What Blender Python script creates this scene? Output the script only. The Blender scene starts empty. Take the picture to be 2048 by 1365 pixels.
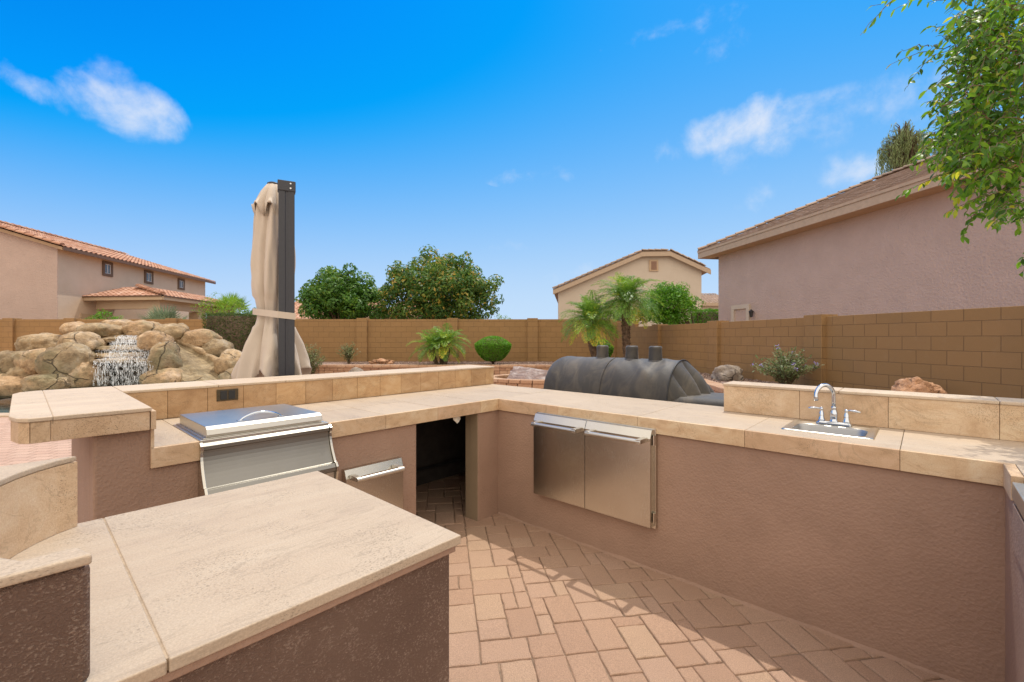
import bpy, bmesh, math, random
import numpy as np
from mathutils import Vector, Matrix, noise
R = math.radians
PI = math.pi
rnd = random.Random(7)
nr = np.random.default_rng(11)
scene = bpy.context.scene
col = scene.collection

# ---------------------------------------------------------------- camera
EYE = 1.40
cam_d = bpy.data.cameras.new('camera')
cam_d.sensor_width = 36
cam_d.lens = 15.82
cam_d.shift_y = -0.0032
cam_d.clip_start = 0.02
cam_d.clip_end = 2000
cam = bpy.data.objects.new('camera', cam_d)
cam.location = (0, 0, EYE)
cam.rotation_euler = (R(90), 0, 0)
col.objects.link(cam)
scene.camera = cam

# ---------------------------------------------------------------- exposure, sun, sky
scene.view_settings.view_transform = 'Standard'
scene.view_settings.look = 'None'
scene.view_settings.exposure = 0.5
scene.view_settings.gamma = 1
SUN = Vector((.2025, .391, 1)).normalized()
sun_d = bpy.data.lights.new('sun', 'SUN')
sun_d.energy = 2.0
sun_d.angle = R(.5)
sun_d.color = (1, .94, .84)
sun = bpy.data.objects.new('sun', sun_d)
sun.rotation_euler = SUN.to_track_quat('Z', 'Y').to_euler()
sun.location = (3, 6, 15)
col.objects.link(sun)

world = bpy.data.worlds.new('World')
scene.world = world
world.use_nodes = True
SKY_STRENGTH = .15
FILL_CLOUD = 7.5
def build_world():
    nt = world.node_tree
    for n in list(nt.nodes): nt.nodes.remove(n)
    N = nt.nodes.new; L = nt.links.new
    out = N('ShaderNodeOutputWorld'); bg = N('ShaderNodeBackground')
    sky = N('ShaderNodeTexSky'); sky.sky_type = 'NISHITA'; sky.sun_disc = False
    sky.sun_elevation = math.asin(SUN.z)
    sky.sun_rotation = math.atan2(SUN.x, SUN.y)
    sky.altitude = 400; sky.air_density = 1.0; sky.dust_density = .3; sky.ozone_density = 2.0
    tc = N('ShaderNodeTexCoord')
    def vm(op, a, b=None):
        n = N('ShaderNodeVectorMath'); n.operation = op
        for i, s in enumerate((a, b)):
            if s is None: continue
            if isinstance(s, (tuple, Vector)): n.inputs[i].default_value = tuple(s)
            else: L(s, n.inputs[i])
        return n
    def ma(op, a, b=None, clamp=False):
        n = N('ShaderNodeMath'); n.operation = op; n.use_clamp = clamp
        for i, s in enumerate((a, b)):
            if s is None: continue
            if isinstance(s, (int, float)): n.inputs[i].default_value = s
            else: L(s, n.inputs[i])
        return n.outputs[0]
    # the polarised, deeply saturated desert blue of the photograph: a soft tone response per channel of the physical sky
    sp = N('ShaderNodeSeparateColor'); L(sky.outputs[0], sp.inputs[0])
    cb = N('ShaderNodeCombineColor')
    def smax(v):
        n = N('ShaderNodeMath'); n.operation = 'SMOOTH_MAX'; n.inputs[1].default_value = .002; n.inputs[2].default_value = .10; L(v, n.inputs[0]); return ma('MAXIMUM', ma('SUBTRACT', n.outputs[0], .006), .002)
    def resp(o, off, tau, top):
        e = ma('EXPONENT', ma('DIVIDE', ma('SUBTRACT', off, o), tau)); return ma('MULTIPLY', smax(ma('SUBTRACT', 1.0, e)), top)
    L(resp(sp.outputs[0], 1.72, 1.35, 2.72), cb.inputs[0]); L(resp(sp.outputs[1], 1.42, 2.1, 3.72), cb.inputs[1])
    L(ma('MINIMUM', ma('MULTIPLY', sp.outputs[2], 1.02), 4.55), cb.inputs[2])
    d = vm('NORMALIZE', tc.outputs['Generated']).outputs[0]
    # soft noise that breaks the cloud outlines up
    n1 = N('ShaderNodeTexNoise'); n1.inputs['Scale'].default_value = 8; n1.inputs['Detail'].default_value = 10; n1.inputs['Distortion'].default_value = .35
    n1.inputs['Roughness'].default_value = .58; L(d, n1.inputs['Vector'])
    n2 = N('ShaderNodeTexNoise'); n2.inputs['Scale'].default_value = 24; n2.inputs['Detail'].default_value = 10; n2.inputs['Roughness'].default_value = .62
    L(d, n2.inputs['Vector'])
    mix = ma('ADD', ma('MULTIPLY', n1.outputs[0], .72), ma('MULTIPLY', n2.outputs[0], .28))
    total = None
    #  direction (x over y, z over y), half sizes, strength, tilt
    clouds = [(-.86, .515, .072, .045, 1.05, -.05), (-1.06, .555, .075, .022, .5, -.35), (-.885, .575, .035, .035, .75, 0), (-.82, .485, .05, .03, .9, 0),
              (.45, .455, .10, .032, .70, .2), (.60, .49, .16, .032, .66, .08), (.82, .52, .24, .05, .66, .12), (.66, .35, .10, .032, .62, .25), (.74, .37, .06, .03, .68, 0),
              (.58, .295, .06, .025, .42, 0), (.07, .36, .08, .018, .3, 0), (.50, .66, .06, .025, .35, .3),
              (.06, .125, .12, .022, .35, .1), (-.02, .20, .05, .012, .25, 0), (.55, .75, .2, .02, .25, 0)]
    for (cx, cz, sx, sz, st, tl) in clouds:
        c = Vector((cx, 1, cz)).normalized()
        a = Vector((1, -cx, 0)).normalized(); a = (a - c * a.dot(c)).normalized()
        b = a.cross(c); b = -b if b.z < 0 else b
        a2 = a * math.cos(tl) + b * math.sin(tl); b2 = b * math.cos(tl) - a * math.sin(tl)
        k = 1 / math.sqrt(1 + cx * cx + cz * cz)
        u = ma('DIVIDE', vm('DOT_PRODUCT', d, a2).outputs['Value'], sx * k * 1.15)
        v = ma('DIVIDE', vm('DOT_PRODUCT', d, b2).outputs['Value'], sz * k * 1.15)
        front = ma('GREATER_THAN', vm('DOT_PRODUCT', d, c).outputs['Value'], .5)
        r2 = ma('ADD', ma('MULTIPLY', u, u), ma('MULTIPLY', v, v))
        f = ma('SUBTRACT', 1.0, ma('MULTIPLY', r2, .42), True)
        f = ma('MULTIPLY', ma('MULTIPLY', f, st), front)
        total = f if total is None else ma('MAXIMUM', total, f)
    dens = ma('ADD', ma('MULTIPLY', total, .92), ma('MULTIPLY', ma('SUBTRACT', mix, .545), 2.5))
    mr = N('ShaderNodeMapRange'); mr.interpolation_type = 'SMOOTHSTEP'
    mr.inputs['From Min'].default_value = .12; mr.inputs['From Max'].default_value = 1.15
    mr.inputs['To Max'].default_value = .95
    L(dens, mr.inputs['Value'])
    cm = N('ShaderNodeMix'); cm.data_type = 'RGBA'
    fac = ma('MULTIPLY', mr.outputs[0], ma('GREATER_THAN', total, .001))
    L(fac, cm.inputs['Factor']); L(cb.outputs[0], cm.inputs['A'])
    cm.inputs['B'].default_value = (4.0, 4.15, 4.5, 1)
    # unseen bright cloud added overhead and behind the viewer as warm fill light
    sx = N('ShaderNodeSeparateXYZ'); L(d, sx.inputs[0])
    fill_cloud = ma('SUBTRACT', ma('MULTIPLY', sx.outputs[2], .95), ma('ADD', sx.outputs[1], .28))
    fill_cloud = ma('ADD', fill_cloud, ma('MULTIPLY', ma('SUBTRACT', n1.outputs[0], .5), .8))
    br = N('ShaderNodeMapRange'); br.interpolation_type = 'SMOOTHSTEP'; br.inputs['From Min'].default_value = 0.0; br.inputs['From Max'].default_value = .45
    L(fill_cloud, br.inputs['Value'])
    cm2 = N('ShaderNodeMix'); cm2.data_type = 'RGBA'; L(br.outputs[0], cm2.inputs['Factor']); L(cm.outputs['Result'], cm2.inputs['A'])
    cm2.inputs['B'].default_value = (FILL_CLOUD * 1.0, FILL_CLOUD * .90, FILL_CLOUD * .78, 1)
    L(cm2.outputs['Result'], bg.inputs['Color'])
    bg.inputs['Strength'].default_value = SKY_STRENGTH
    L(bg.outputs[0], out.inputs['Surface'])
build_world()

# ---------------------------------------------------------------- helpers: materials
MATS = {}
class NT:
    def __init__(s, name):
        s.m = bpy.data.materials.new(name); s.m.use_nodes = True
        s.t = s.m.node_tree; s.b = s.t.nodes['Principled BSDF']
        s.tc = s.t.nodes.new('ShaderNodeTexCoord')
        MATS[name] = s.m
    def n(s, typ, **kw):
        x = s.t.nodes.new(typ)
        for k, v in kw.items():
            if k in x.inputs: x.inputs[k].default_value = v
            else: setattr(x, k, v)
        return x
    def l(s, a, b): s.t.links.new(a, b)
    def mapv(s, scale=(1, 1, 1), rot=(0, 0, 0), src=None):
        m = s.n('ShaderNodeMapping'); m.inputs['Scale'].default_value = scale; m.inputs['Rotation'].default_value = rot
        s.l(src or s.tc.outputs['Object'], m.inputs['Vector']); return m.outputs[0]
    def noise(s, scale, detail=4, rough=.55, vec=None, dist=0):
        x = s.n('ShaderNodeTexNoise'); x.inputs['Scale'].default_value = scale; x.inputs['Detail'].default_value = detail
        x.inputs['Roughness'].default_value = rough; x.inputs['Distortion'].default_value = dist
        s.l(vec or s.tc.outputs['Object'], x.inputs['Vector']); return x.outputs[0]
    def vor(s, scale, vec=None, feature='F1'):
        x = s.n('ShaderNodeTexVoronoi'); x.feature = feature; x.inputs['Scale'].default_value = scale
        s.l(vec or s.tc.outputs['Object'], x.inputs['Vector']); return x
    def ramp(s, fac, stops):
        x = s.n('ShaderNodeValToRGB'); e = x.color_ramp.elements
        while len(e) < len(stops): e.new(.5)
        for i, (p, c) in enumerate(stops):
            e[i].position = p; e[i].color = (*c, 1) if len(c) == 3 else c
        s.l(fac, x.inputs[0]); return x.outputs[0]
    def rng(s, v, a, b, c=0, d=1):
        x = s.n('ShaderNodeMapRange'); x.inputs[1].default_value = a; x.inputs[2].default_value = b
        x.inputs[3].default_value = c; x.inputs[4].default_value = d; s.l(v, x.inputs[0]); return x.outputs[0]
    def mix(s, fac, a, b, mode='MIX'):
        x = s.n('ShaderNodeMix'); x.data_type = 'RGBA'; x.blend_type = mode
        for k, v in (('Factor', fac), ('A', a), ('B', b)):
            if isinstance(v, (int, float)): x.inputs[k].default_value = v
            elif isinstance(v, tuple): x.inputs[k].default_value = (*v, 1)
            else: s.l(v, x.inputs[k])
        return x.outputs['Result']
    def math(s, op, a, b=0.0):
        x = s.n('ShaderNodeMath'); x.operation = op
        for i, v in enumerate((a, b)):
            if isinstance(v, (int, float)): x.inputs[i].default_value = v
            else: s.l(v, x.inputs[i])
        return x.outputs[0]
    def attr(s, name='tint'):
        x = s.n('ShaderNodeAttribute'); x.attribute_name = name; return x.outputs['Fac']
    def color(s, c):
        if isinstance(c, tuple): s.b.inputs['Base Color'].default_value = (*c, 1)
        else: s.l(c, s.b.inputs['Base Color'])
        return s
    def rough(s, v):
        if isinstance(v, (int, float)): s.b.inputs['Roughness'].default_value = v
        else: s.l(v, s.b.inputs['Roughness'])
        return s
    def bump(s, h, dist, strength=1.0):
        x = s.n('ShaderNodeBump'); x.inputs['Strength'].default_value = strength; x.inputs['Distance'].default_value = dist
        s.l(h, x.inputs['Height']); s.l(x.outputs[0], s.b.inputs['Normal']); return s

def stone_mat(name, cols, streak=(1, 7, 7), rot=(0, 0, 0), pits=.35, tintamt=.18, scale=2.2, stain=0.0):
    n = NT(name)
    v = n.mapv(streak, rot)
    a = n.noise(scale, 10, .66, v, .9)
    c = n.ramp(a, [(.28, cols[0]), (.46, cols[1]), (.6, cols[2]), (.74, cols[3])])
    b = n.noise(5, 5, .6)
    c = n.mix(n.rng(b, .35, .75, 0, .35), c, cols[0])
    g = n.noise(240, 3, .7)
    c = n.mix(.22, c, n.ramp(g, [(.3, (.22, .18, .14)), (.7, (.82, .8, .76))]), 'OVERLAY')
    ve = n.math('ABSOLUTE', n.math('SUBTRACT', n.noise(1.6, 7, .6, n.mapv(streak), 1.2), .5))
    c = n.mix(n.rng(ve, .0, .012, .35, 0), c, tuple(x * .62 for x in cols[0]))
    t = n.attr()
    c = n.mix(tintamt, c, n.ramp(t, [(0, (.25, .2, .15)), (.5, (.5, .5, .5)), (1, (.8, .78, .72))]), 'OVERLAY')
    pn = n.noise(3.2, 4, .6)
    vo = n.vor(95, n.mapv(streak, rot, None))
    pit = n.math('MULTIPLY', n.rng(vo.outputs['Distance'], .24, .14), n.rng(pn, .50, .62))
    c = n.mix(n.math('MULTIPLY', pit, pits * 1.6), c, (.16, .10, .055))
    if stain:
        sn = n.noise(1.1, 5, .65)
        c = n.mix(n.rng(sn, .55, .8, 0, stain), c, (.36, .22, .12))
    n.color(c).rough(n.rng(a, .3, .7, .55, .8))
    h = n.math('SUBTRACT', n.math('MULTIPLY', g, .25), n.math('MULTIPLY', pit, 2.0))
    h = n.math('ADD', h, n.math('MULTIPLY', n.noise(30, 4), .5))
    n.bump(h, .002, .9)
    return n.m
TC = [(.43, .335, .24), (.46, .367, .27), (.475, .387, .292), (.485, .405, .315)]
stone_mat('travertine_pale', [tuple(v * 1.22 for v in c) for c in TC], (5, 1, 5), pits=.28, tintamt=.09)
stone_mat('travertine_gold', [(.38, .225, .11), (.50, .32, .165), (.56, .385, .22), (.62, .46, .30)], (2, 2, 3), pits=.9, tintamt=.22, scale=3.2, stain=.3)
stone_mat('travertine_top', TC, (1, 5, 5), pits=.28, tintamt=.09)
stone_mat('travertine_top_long', TC, (5, 1, 5), pits=.28, tintamt=.09)
stone_mat('travertine_face', [(.45, .30, .175), (.60, .43, .27), (.66, .50, .335), (.70, .57, .42)], (2, 2, 3), pits=.9, tintamt=.2, scale=3.2, stain=.25)

def stucco(name, c0, c1, scale=90, dist=.004, strength=.8, patch=.25):
    n = NT(name)
    a = n.noise(scale, 5, .65)
    vv = n.vor(scale * .45)
    b = n.noise(1.6, 5, .6)
    c = n.mix(n.rng(b, .35, .7), c0, c1)
    c = n.mix(n.rng(n.noise(9, 4), .5, .8, 0, patch), c, tuple(x * .72 for x in c0))
    n.color(c).rough(.9)
    c = n.mix(n.rng(n.noise(3.5, 8, .7, n.mapv((1, 1, .35))), .55, .8, 0, .22), c, tuple(x * 1.25 for x in c1))
    n.color(c)
    h = n.math('ADD', n.math('MULTIPLY', a, .7), n.math('MULTIPLY', vv.outputs['Distance'], .5))
    h = n.math('ADD', h, n.math('MULTIPLY', n.noise(scale * .16, 5, .6, n.mapv((1, 1, 1.2))), .45))
    n.bump(h, dist, strength); return n.m
stucco('stucco_kitchen', (.335, .215, .152), (.40, .26, .188), 150, .007, .7)
# knockdown stucco with pale worn crests
def worn():
    n = NT('stucco_rough')
    a = n.noise(190, 5, .68, n.mapv((1, 1, 1.4)), .4)
    crest = n.rng(n.math('ADD', n.math('MULTIPLY', a, .75), n.math('MULTIPLY', n.noise(22, 4), .25)), .535, .60)
    c = n.mix(n.rng(n.noise(3, 4), .3, .7), (.26, .155, .108), (.35, .22, .158))
    c = n.mix(n.math('MULTIPLY', crest, .8), c, (.60, .43, .33))
    n.color(c).rough(.85); n.bump(a, .026, 1.0)
worn()
stucco('stucco_pink', (.49, .37, .315), (.54, .41, .35), 40, .028, .8, .10)
stucco('stucco_cream', (.62, .47, .34), (.66, .51, .38), 26, .012, .6, .08)
stucco('stucco_tan', (.50, .37, .25), (.53, .40, .28), 26, .012, .6, .06)
stucco('stucco_trim', (.50, .36, .23), (.54, .40, .27), 26, .006, .4, .05)
stucco('stucco_pale', (.55, .47, .38), (.58, .50, .41), 26, .012, .6, .06)
stucco('stucco_jamb', (.28, .21, .13), (.35, .26, .17), 60, .005, .6)

def block_mat():
    n = NT('wall_block')
    sep = n.n('ShaderNodeSeparateXYZ'); n.l(n.tc.outputs['Object'], sep.inputs[0])
    cmb = n.n('ShaderNodeCombineXYZ'); n.l(n.math('ADD', sep.outputs[0], sep.outputs[1]), cmb.inputs[0]); n.l(sep.outputs[2], cmb.inputs[1])
    br = n.n('ShaderNodeTexBrick'); n.l(cmb.outputs[0], br.inputs['Vector'])
    br.offset = .5
    for k, v in {'Scale': 1, 'Mortar Size': .005, 'Mortar Smooth': .3, 'Bias': 0, 'Brick Width': .4064, 'Row Height': .2032}.items(): br.inputs[k].default_value = v
    br.inputs['Color1'].default_value = (.295, .178, .074, 1); br.inputs['Color2'].default_value = (.32, .192, .082, 1)
    br.inputs['Mortar'].default_value = (.205, .122, .056, 1)
    g = n.noise(160, 4, .7); w = n.noise(1.3, 5, .6)
    c = n.mix(.25, br.outputs['Color'], n.ramp(g, [(.3, (.15, .12, .1)), (.7, (.85, .8, .75))]), 'OVERLAY')
    c = n.mix(n.rng(w, .5, .8, 0, .4), c, (.215, .135, .07))
    c = n.mix(n.rng(n.noise(7, 6, .7), .55, .8, 0, .3), c, (.38, .26, .145))
    n.color(c).rough(.93)
    h = n.math('SUBTRACT', n.math('MULTIPLY', g, .35), br.outputs['Fac'])
    n.bump(h, .006, .9)
block_mat()
def ret_mat():
    n = NT('retaining_block')
    t = n.attr(); g = n.noise(60, 5, .7)
    c = n.ramp(t, [(0, (.30, .17, .11)), (.4, (.38, .23, .15)), (.7, (.45, .28, .18)), (1, (.50, .34, .23))])
    c = n.mix(.35, c, n.ramp(g, [(.3, (.2, .17, .15)), (.7, (.8, .75, .7))]), 'OVERLAY')
    n.color(c).rough(.95); n.bump(g, .015, .9)
ret_mat()
def paver_mat(name, cols, brick=False):
    n = NT(name)
    g = n.noise(230, 4, .75); w = n.noise(2.2, 5, .6)
    if brick:
        br = n.n('ShaderNodeTexBrick'); n.l(n.mapv((1, 1, 1), (0, 0, R(-9))), br.inputs['Vector'])
        for k, v in {'Scale': 1, 'Mortar Size': .005, 'Mortar Smooth': .4, 'Bias': 0, 'Brick Width': .22, 'Row Height': .15}.items(): br.inputs[k].default_value = v
        br.inputs['Color1'].default_value = (*cols[1], 1); br.inputs['Color2'].default_value = (*cols[3], 1); br.inputs['Mortar'].default_value = (.2, .12, .08, 1)
        c = br.outputs['Color']
    else:
        c = n.ramp(n.attr(), [(0, cols[0]), (.33, cols[1]), (.66, cols[2]), (1, cols[3])])
    c = n.mix(.6, c, n.ramp(g, [(.25, (.12, .1, .08)), (.5, (.52, .5, .5)), (.75, (.95, .9, .85))]), 'OVERLAY')
    c = n.mix(n.rng(w, .45, .8, 0, .3), c, tuple(x * .75 for x in cols[0]))
    n.color(c).rough(.92)
    h = n.math('MULTIPLY', g, .5)
    if brick: h = n.math('SUBTRACT', h, br.outputs['Fac'])
    else: h = n.math('ADD', h, n.math('MULTIPLY', n.noise(14, 4), 1.5))
    n.bump(h, .0045, .9)
paver_mat('paver', [(.345, .225, .155), (.375, .25, .172), (.385, .262, .188), (.40, .28, .19)])
paver_mat('deck_paver', [(.42, .27, .20), (.48, .32, .24), (.5, .33, .25), (.53, .37, .28)], True)
def simple(name, c, rough=.7, ns=0, amt=.2, dist=0, metal=0, bs=None):
    n = NT(name)
    if ns:
        a = n.noise(ns, 5, .6)
        n.color(n.mix(n.rng(a, .35, .7), tuple(x * (1 - amt) for x in c), tuple(min(1, x * (1 + amt)) for x in c)))
        if dist: n.bump(n.noise(bs or ns * 3, 5, .65), dist, .8)
    else: n.color(c)
    n.rough(rough); n.b.inputs['Metallic'].default_value = metal
    return n.m
simple('sand_joint', (.25, .175, .12), .98, 30, .4, .004)
simple('grout', (.42, .32, .22), .95, 40, .2)
simple('mortar_dark', (.09, .06, .04), .95)
simple('soil', (.33, .22, .14), .97, 3, .25, .01)
simple('coping', (.50, .38, .27), .85, 6, .15, .004)
simple('cavity_shade', (.05, .042, .036), .95, 8, .3, .004)
simple('bark', (.13, .085, .055), .95, 14, .4, .02)
simple('twig', (.16, .11, .06), .9, 20, .3)
simple('frame_charcoal', (.034, .036, .045), .42, 40, .08)
simple('bolt_steel', (.6, .6, .6), .3, metal=1)
simple('bronze_plate', (.10, .075, .045), .4, 60, .25, metal=.7)
simple('black_plastic', (.02, .02, .02), .45)
simple('trim_brown', (.16, .10, .065), .8, 30, .15)
simple('window_white', (.72, .72, .72), .5)
simple('vent_brown', (.30, .17, .12), .8)
simple('soffit_tan', (.42, .28, .17), .85, 10, .08)
simple('fascia_tan', (.46, .35, .25), .8, 8, .08)
simple('gutter_brown', (.14, .075, .045), .7)
simple('rag', (.68, .62, .52), .95, 30, .2)
simple('pvc_clear', (.6, .65, .66), .3)
def glass_win():
    n = NT('window_glass'); n.color((.09, .11, .14)).rough(.08); n.b.inputs['Specular IOR Level'].default_value = .8
glass_win()
def steel(name, sc, base=.62, rough=.3):
    n = NT(name)
    a = n.noise(22, 4, .6, n.mapv(tuple(x if x == 1 else x * 1.6 for x in sc)))
    z_ = n.n('ShaderNodeSeparateXYZ'); n.l(n.tc.outputs['Object'], z_.inputs[0])
    sm = n.noise(5.5, 5, .65, None, .6)
    b = n.noise(3, 4, .6)
    n.b.inputs['Metallic'].default_value = 1
    n.color(n.mix(n.rng(b, .3, .7), (base * .92, base * .87, base * .76), (base, base * .96, base * .87)))
    n.rough(n.math('ADD', n.rng(a, .3, .7, rough - .04, rough + .05), n.rng(sm, .45, .75, 0, .04)))
    n.bump(a, .00006, .2)
steel('steel_h', (1, 60, 60)); steel('steel_v', (60, 60, 1), .60, .22); steel('steel_q', (60, 1, 60), .62, .36); steel('steel_front', (60, 1, 60), .26, .40)
n_ = NT('chrome'); n_.color((.60, .64, .70)).rough(.09); n_.b.inputs['Metallic'].default_value = 1
n_ = NT('sink_bowl_steel'); n_.color((.42, .42, .42)).rough(.48); n_.b.inputs['Metallic'].default_value = 1
n_.bump(n_.noise(60, 3), .0004, .3)
def cloth(name, c0, c1, sc=600, dist=.0006, dust=None):
    n = NT(name); a = n.noise(2.4, 5, .6); g = n.noise(sc, 2, .6)
    c = n.mix(n.rng(a, .35, .7), c0, c1)
    if dust:
        d = n.noise(4.5, 6, .62, n.mapv((1.6, .7, .7), (0, 0, .5)), 1.0)
        c = n.mix(n.rng(d, .46, .76, 0, .45), c, dust)
    n.color(c).rough(.85); n.bump(n.math('ADD', n.math('MULTIPLY', g, .3), n.noise(18, 4)), dist * 6, .5)
    n.b.inputs['Sheen Weight'].default_value = .15
cloth('canopy_cloth', (.52, .44, .36), (.58, .50, .415))
cloth('black_cover', (.034, .031, .028), (.05, .045, .04), dust=(.20, .16, .11))
MATS['black_cover'].node_tree.nodes['Principled BSDF'].inputs['Roughness'].default_value = .58
def rock_mat(name, cols, moss=0):
    n = NT(name)
    a = n.noise(2.0, 7, .65, None, .8); b = n.noise(9, 6, .6)
    c = n.ramp(a, [(.30, cols[0]), (.44, cols[1]), (.54, cols[2]), (.66, cols[3])])
    if moss: c = n.mix(.55, c, n.ramp(n.attr(), [(0, (.24, .225, .17)), (.3, (.50, .47, .40)), (.6, (.56, .47, .38)), (1, (.66, .53, .42))]), 'OVERLAY')
    c = n.mix(.6, c, n.ramp(b, [(.25, (.2, .18, .15)), (.5, (.5, .5, .5)), (.75, (.8, .78, .72))]), 'OVERLAY')
    if moss:
        m = n.noise(1.3, 5, .6); c = n.mix(n.rng(m, .5, .66, 0, moss), c, (.17, .165, .09))
    wv = n.n('ShaderNodeMix'); wv.data_type = 'VECTOR'; wv.inputs['Factor'].default_value = .22
    nz = n.n('ShaderNodeTexNoise'); nz.inputs['Scale'].default_value = 2.2; nz.inputs['Detail'].default_value = 5; n.l(n.tc.outputs['Object'], nz.inputs['Vector'])
    n.l(n.tc.outputs['Object'], wv.inputs[4]); n.l(nz.outputs['Color'], wv.inputs[5])
    vo = n.vor(1.5, n.mapv((1, 1, 1.3), (0, 0, 0), wv.outputs[1]), 'DISTANCE_TO_EDGE')
    cr = n.math('MULTIPLY', n.rng(vo.outputs['Distance'], .0, .016, 1, 0), n.rng(n.noise(1.4, 3), .50, .56))
    c = n.mix(n.math('MULTIPLY', cr, .75), c, (.07, .05, .035))
    n.color(c).rough(.88)
    h = n.math('SUBTRACT', n.math('ADD', b, n.math('MULTIPLY', n.noise(35, 4), .4)), cr)
    n.bump(h, .06, .9)
rock_mat('rock_fall', [(.22, .155, .09), (.36, .265, .165), (.43, .33, .215), (.50, .42, .32)], .75)
rock_mat('rock_wet', [(.045, .045, .045), (.10, .09, .07), (.15, .13, .10), (.22, .17, .12)], .5)
rock_mat('rock_grey', [(.20, .165, .14), (.27, .22, .18), (.33, .28, .23), (.42, .38, .34)])
rock_mat('rock_orange', [(.28, .14, .07), (.45, .24, .13), (.55, .33, .20), (.60, .42, .30)])
rock_mat('rock_purple', [(.12, .08, .075), (.24, .17, .155), (.33, .27, .26), (.5, .46, .44)])
rock_mat('rock_slide', [(.20, .15, .09), (.29, .225, .14), (.36, .285, .185), (.44, .37, .27)], .3)
def gravel_mat():
    n = NT('gravel_stone'); vo = n.vor(34)
    c = n.ramp(n.math('FRACT', n.math('MULTIPLY', vo.outputs['Color'], 3.7)), [(0, (.13, .085, .07)), (.4, (.26, .165, .13)), (.75, (.36, .25, .2)), (1, (.5, .4, .34))])
    n.color(c).rough(.95); n.bump(n.math('SUBTRACT', 1, vo.outputs['Distance']), .03, 1)
gravel_mat()
def tile_mat(name, cols):
    n = NT(name)
    g = n.noise(30, 4, .6); w = n.noise(1.2, 4, .6); t = n.attr()
    c = n.ramp(t, [(0, cols[0]), (.35, cols[1]), (.7, cols[2]), (1, cols[3])])
    c = n.mix(n.rng(w, .45, .75, 0, .5), c, cols[0])
    n.color(n.mix(.3, c, n.ramp(g, [(.3, (.3, .3, .3)), (.7, (.75, .72, .7))]), 'OVERLAY')).rough(.85)
    n.bump(g, .004, .6)
tile_mat('roof_tile_red', [(.36, .175, .105), (.45, .24, .15), (.50, .29, .19), (.56, .37, .27)])
tile_mat('roof_tile_brown', [(.27, .19, .135), (.33, .235, .17), (.38, .27, .20), (.42, .32, .25)])
def leaf_mat(name, cols, trans=.35, rough=.5):
    n = NT(name)
    c = n.ramp(n.attr(), [(0, cols[0]), (.4, cols[1]), (.8, cols[2]), (1, cols[3])])
    n.color(c).rough(rough)
    tr = n.n('ShaderNodeBsdfTranslucent'); mx = n.n('ShaderNodeMixShader'); mx.inputs[0].default_value = trans
    hs = n.n('ShaderNodeHueSaturation'); hs.inputs['Value'].default_value = 1.6; hs.inputs['Hue'].default_value = .48
    n.l(c, hs.inputs['Color']); n.l(hs.outputs[0], tr.inputs[0])
    n.l(n.b.outputs[0], mx.inputs[1]); n.l(tr.outputs[0], mx.inputs[2])
    n.l(mx.outputs[0], n.t.nodes['Material Output'].inputs['Surface'])
leaf_mat('leaf_dark', [(0.037, 0.113, 0.016), (0.066, 0.182, 0.020), (0.131, 0.276, 0.027), (0.300, 0.345, 0.041)])
leaf_mat('leaf_mango', [(0.038, 0.103, 0.019), (0.078, 0.182, 0.030), (0.172, 0.276, 0.042), (0.517, 0.345, 0.060)])
leaf_mat('leaf_bright', [(0.047, 0.156, 0.009), (0.093, 0.284, 0.013), (0.155, 0.383, 0.022), (0.248, 0.454, 0.033)])
leaf_mat('leaf_lime', [(0.072, 0.164, 0.010), (0.143, 0.300, 0.015), (0.229, 0.410, 0.021), (0.372, 0.491, 0.052)])
leaf_mat('leaf_near', [(0.029, 0.098, 0.007), (0.075, 0.215, 0.010), (0.175, 0.354, 0.021), (0.475, 0.483, 0.031)], .55, .4)
leaf_mat('leaf_palm', [(0.074, 0.170, 0.029), (0.145, 0.306, 0.043), (0.275, 0.468, 0.048), (0.734, 0.637, 0.071)], .3, .4)
leaf_mat('leaf_grey', [(0.091, 0.143, 0.046), (0.156, 0.208, 0.078), (0.221, 0.260, 0.117), (0.338, 0.312, 0.169)])
leaf_mat('leaf_fan', [(.12, .17, .09), (.19, .25, .14), (.27, .32, .19), (.36, .36, .22)], .25)
leaf_mat('leaf_hedge', [(0.035, 0.075, 0.012), (0.060, 0.110, 0.018), (0.100, 0.150, 0.025), (0.170, 0.170, 0.050)])
leaf_mat('leaf_willow', [(0.122, 0.160, 0.056), (0.182, 0.240, 0.080), (0.258, 0.320, 0.128), (0.334, 0.380, 0.176)])
leaf_mat('petal_violet', [(.3, .22, .5), (.36, .28, .58), (.42, .33, .62), (.5, .4, .7)])
def water():
    n = NT('pool_water'); n.color((.07, .14, .16)).rough(.04); n.b.inputs['Specular IOR Level'].default_value = .6
    n.bump(n.noise(5, 4, .6), .03, .7)
    n = NT('water_spray'); n.color((.93, .96, .98)).rough(.35)
water()

# ---------------------------------------------------------------- helpers: objects
def tag(o, label=None, cat=None, group=None, kind=None):
    if label: o['label'] = label
    if cat: o['category'] = cat
    if group: o['group'] = group
    if kind: o['kind'] = kind
    return o
def empty(name, loc, rz=0, label=None, cat=None, group=None):
    o = bpy.data.objects.new(name, None); o.empty_display_size = .2
    col.objects.link(o); o.location = loc; o.rotation_euler = (0, 0, rz)
    return tag(o, label, cat, group)
def copy_tree(o, parent=None):
    c = o.copy(); col.objects.link(c); c.parent = parent
    for ch in list(o.children): copy_tree(ch, c)
    return c

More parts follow.
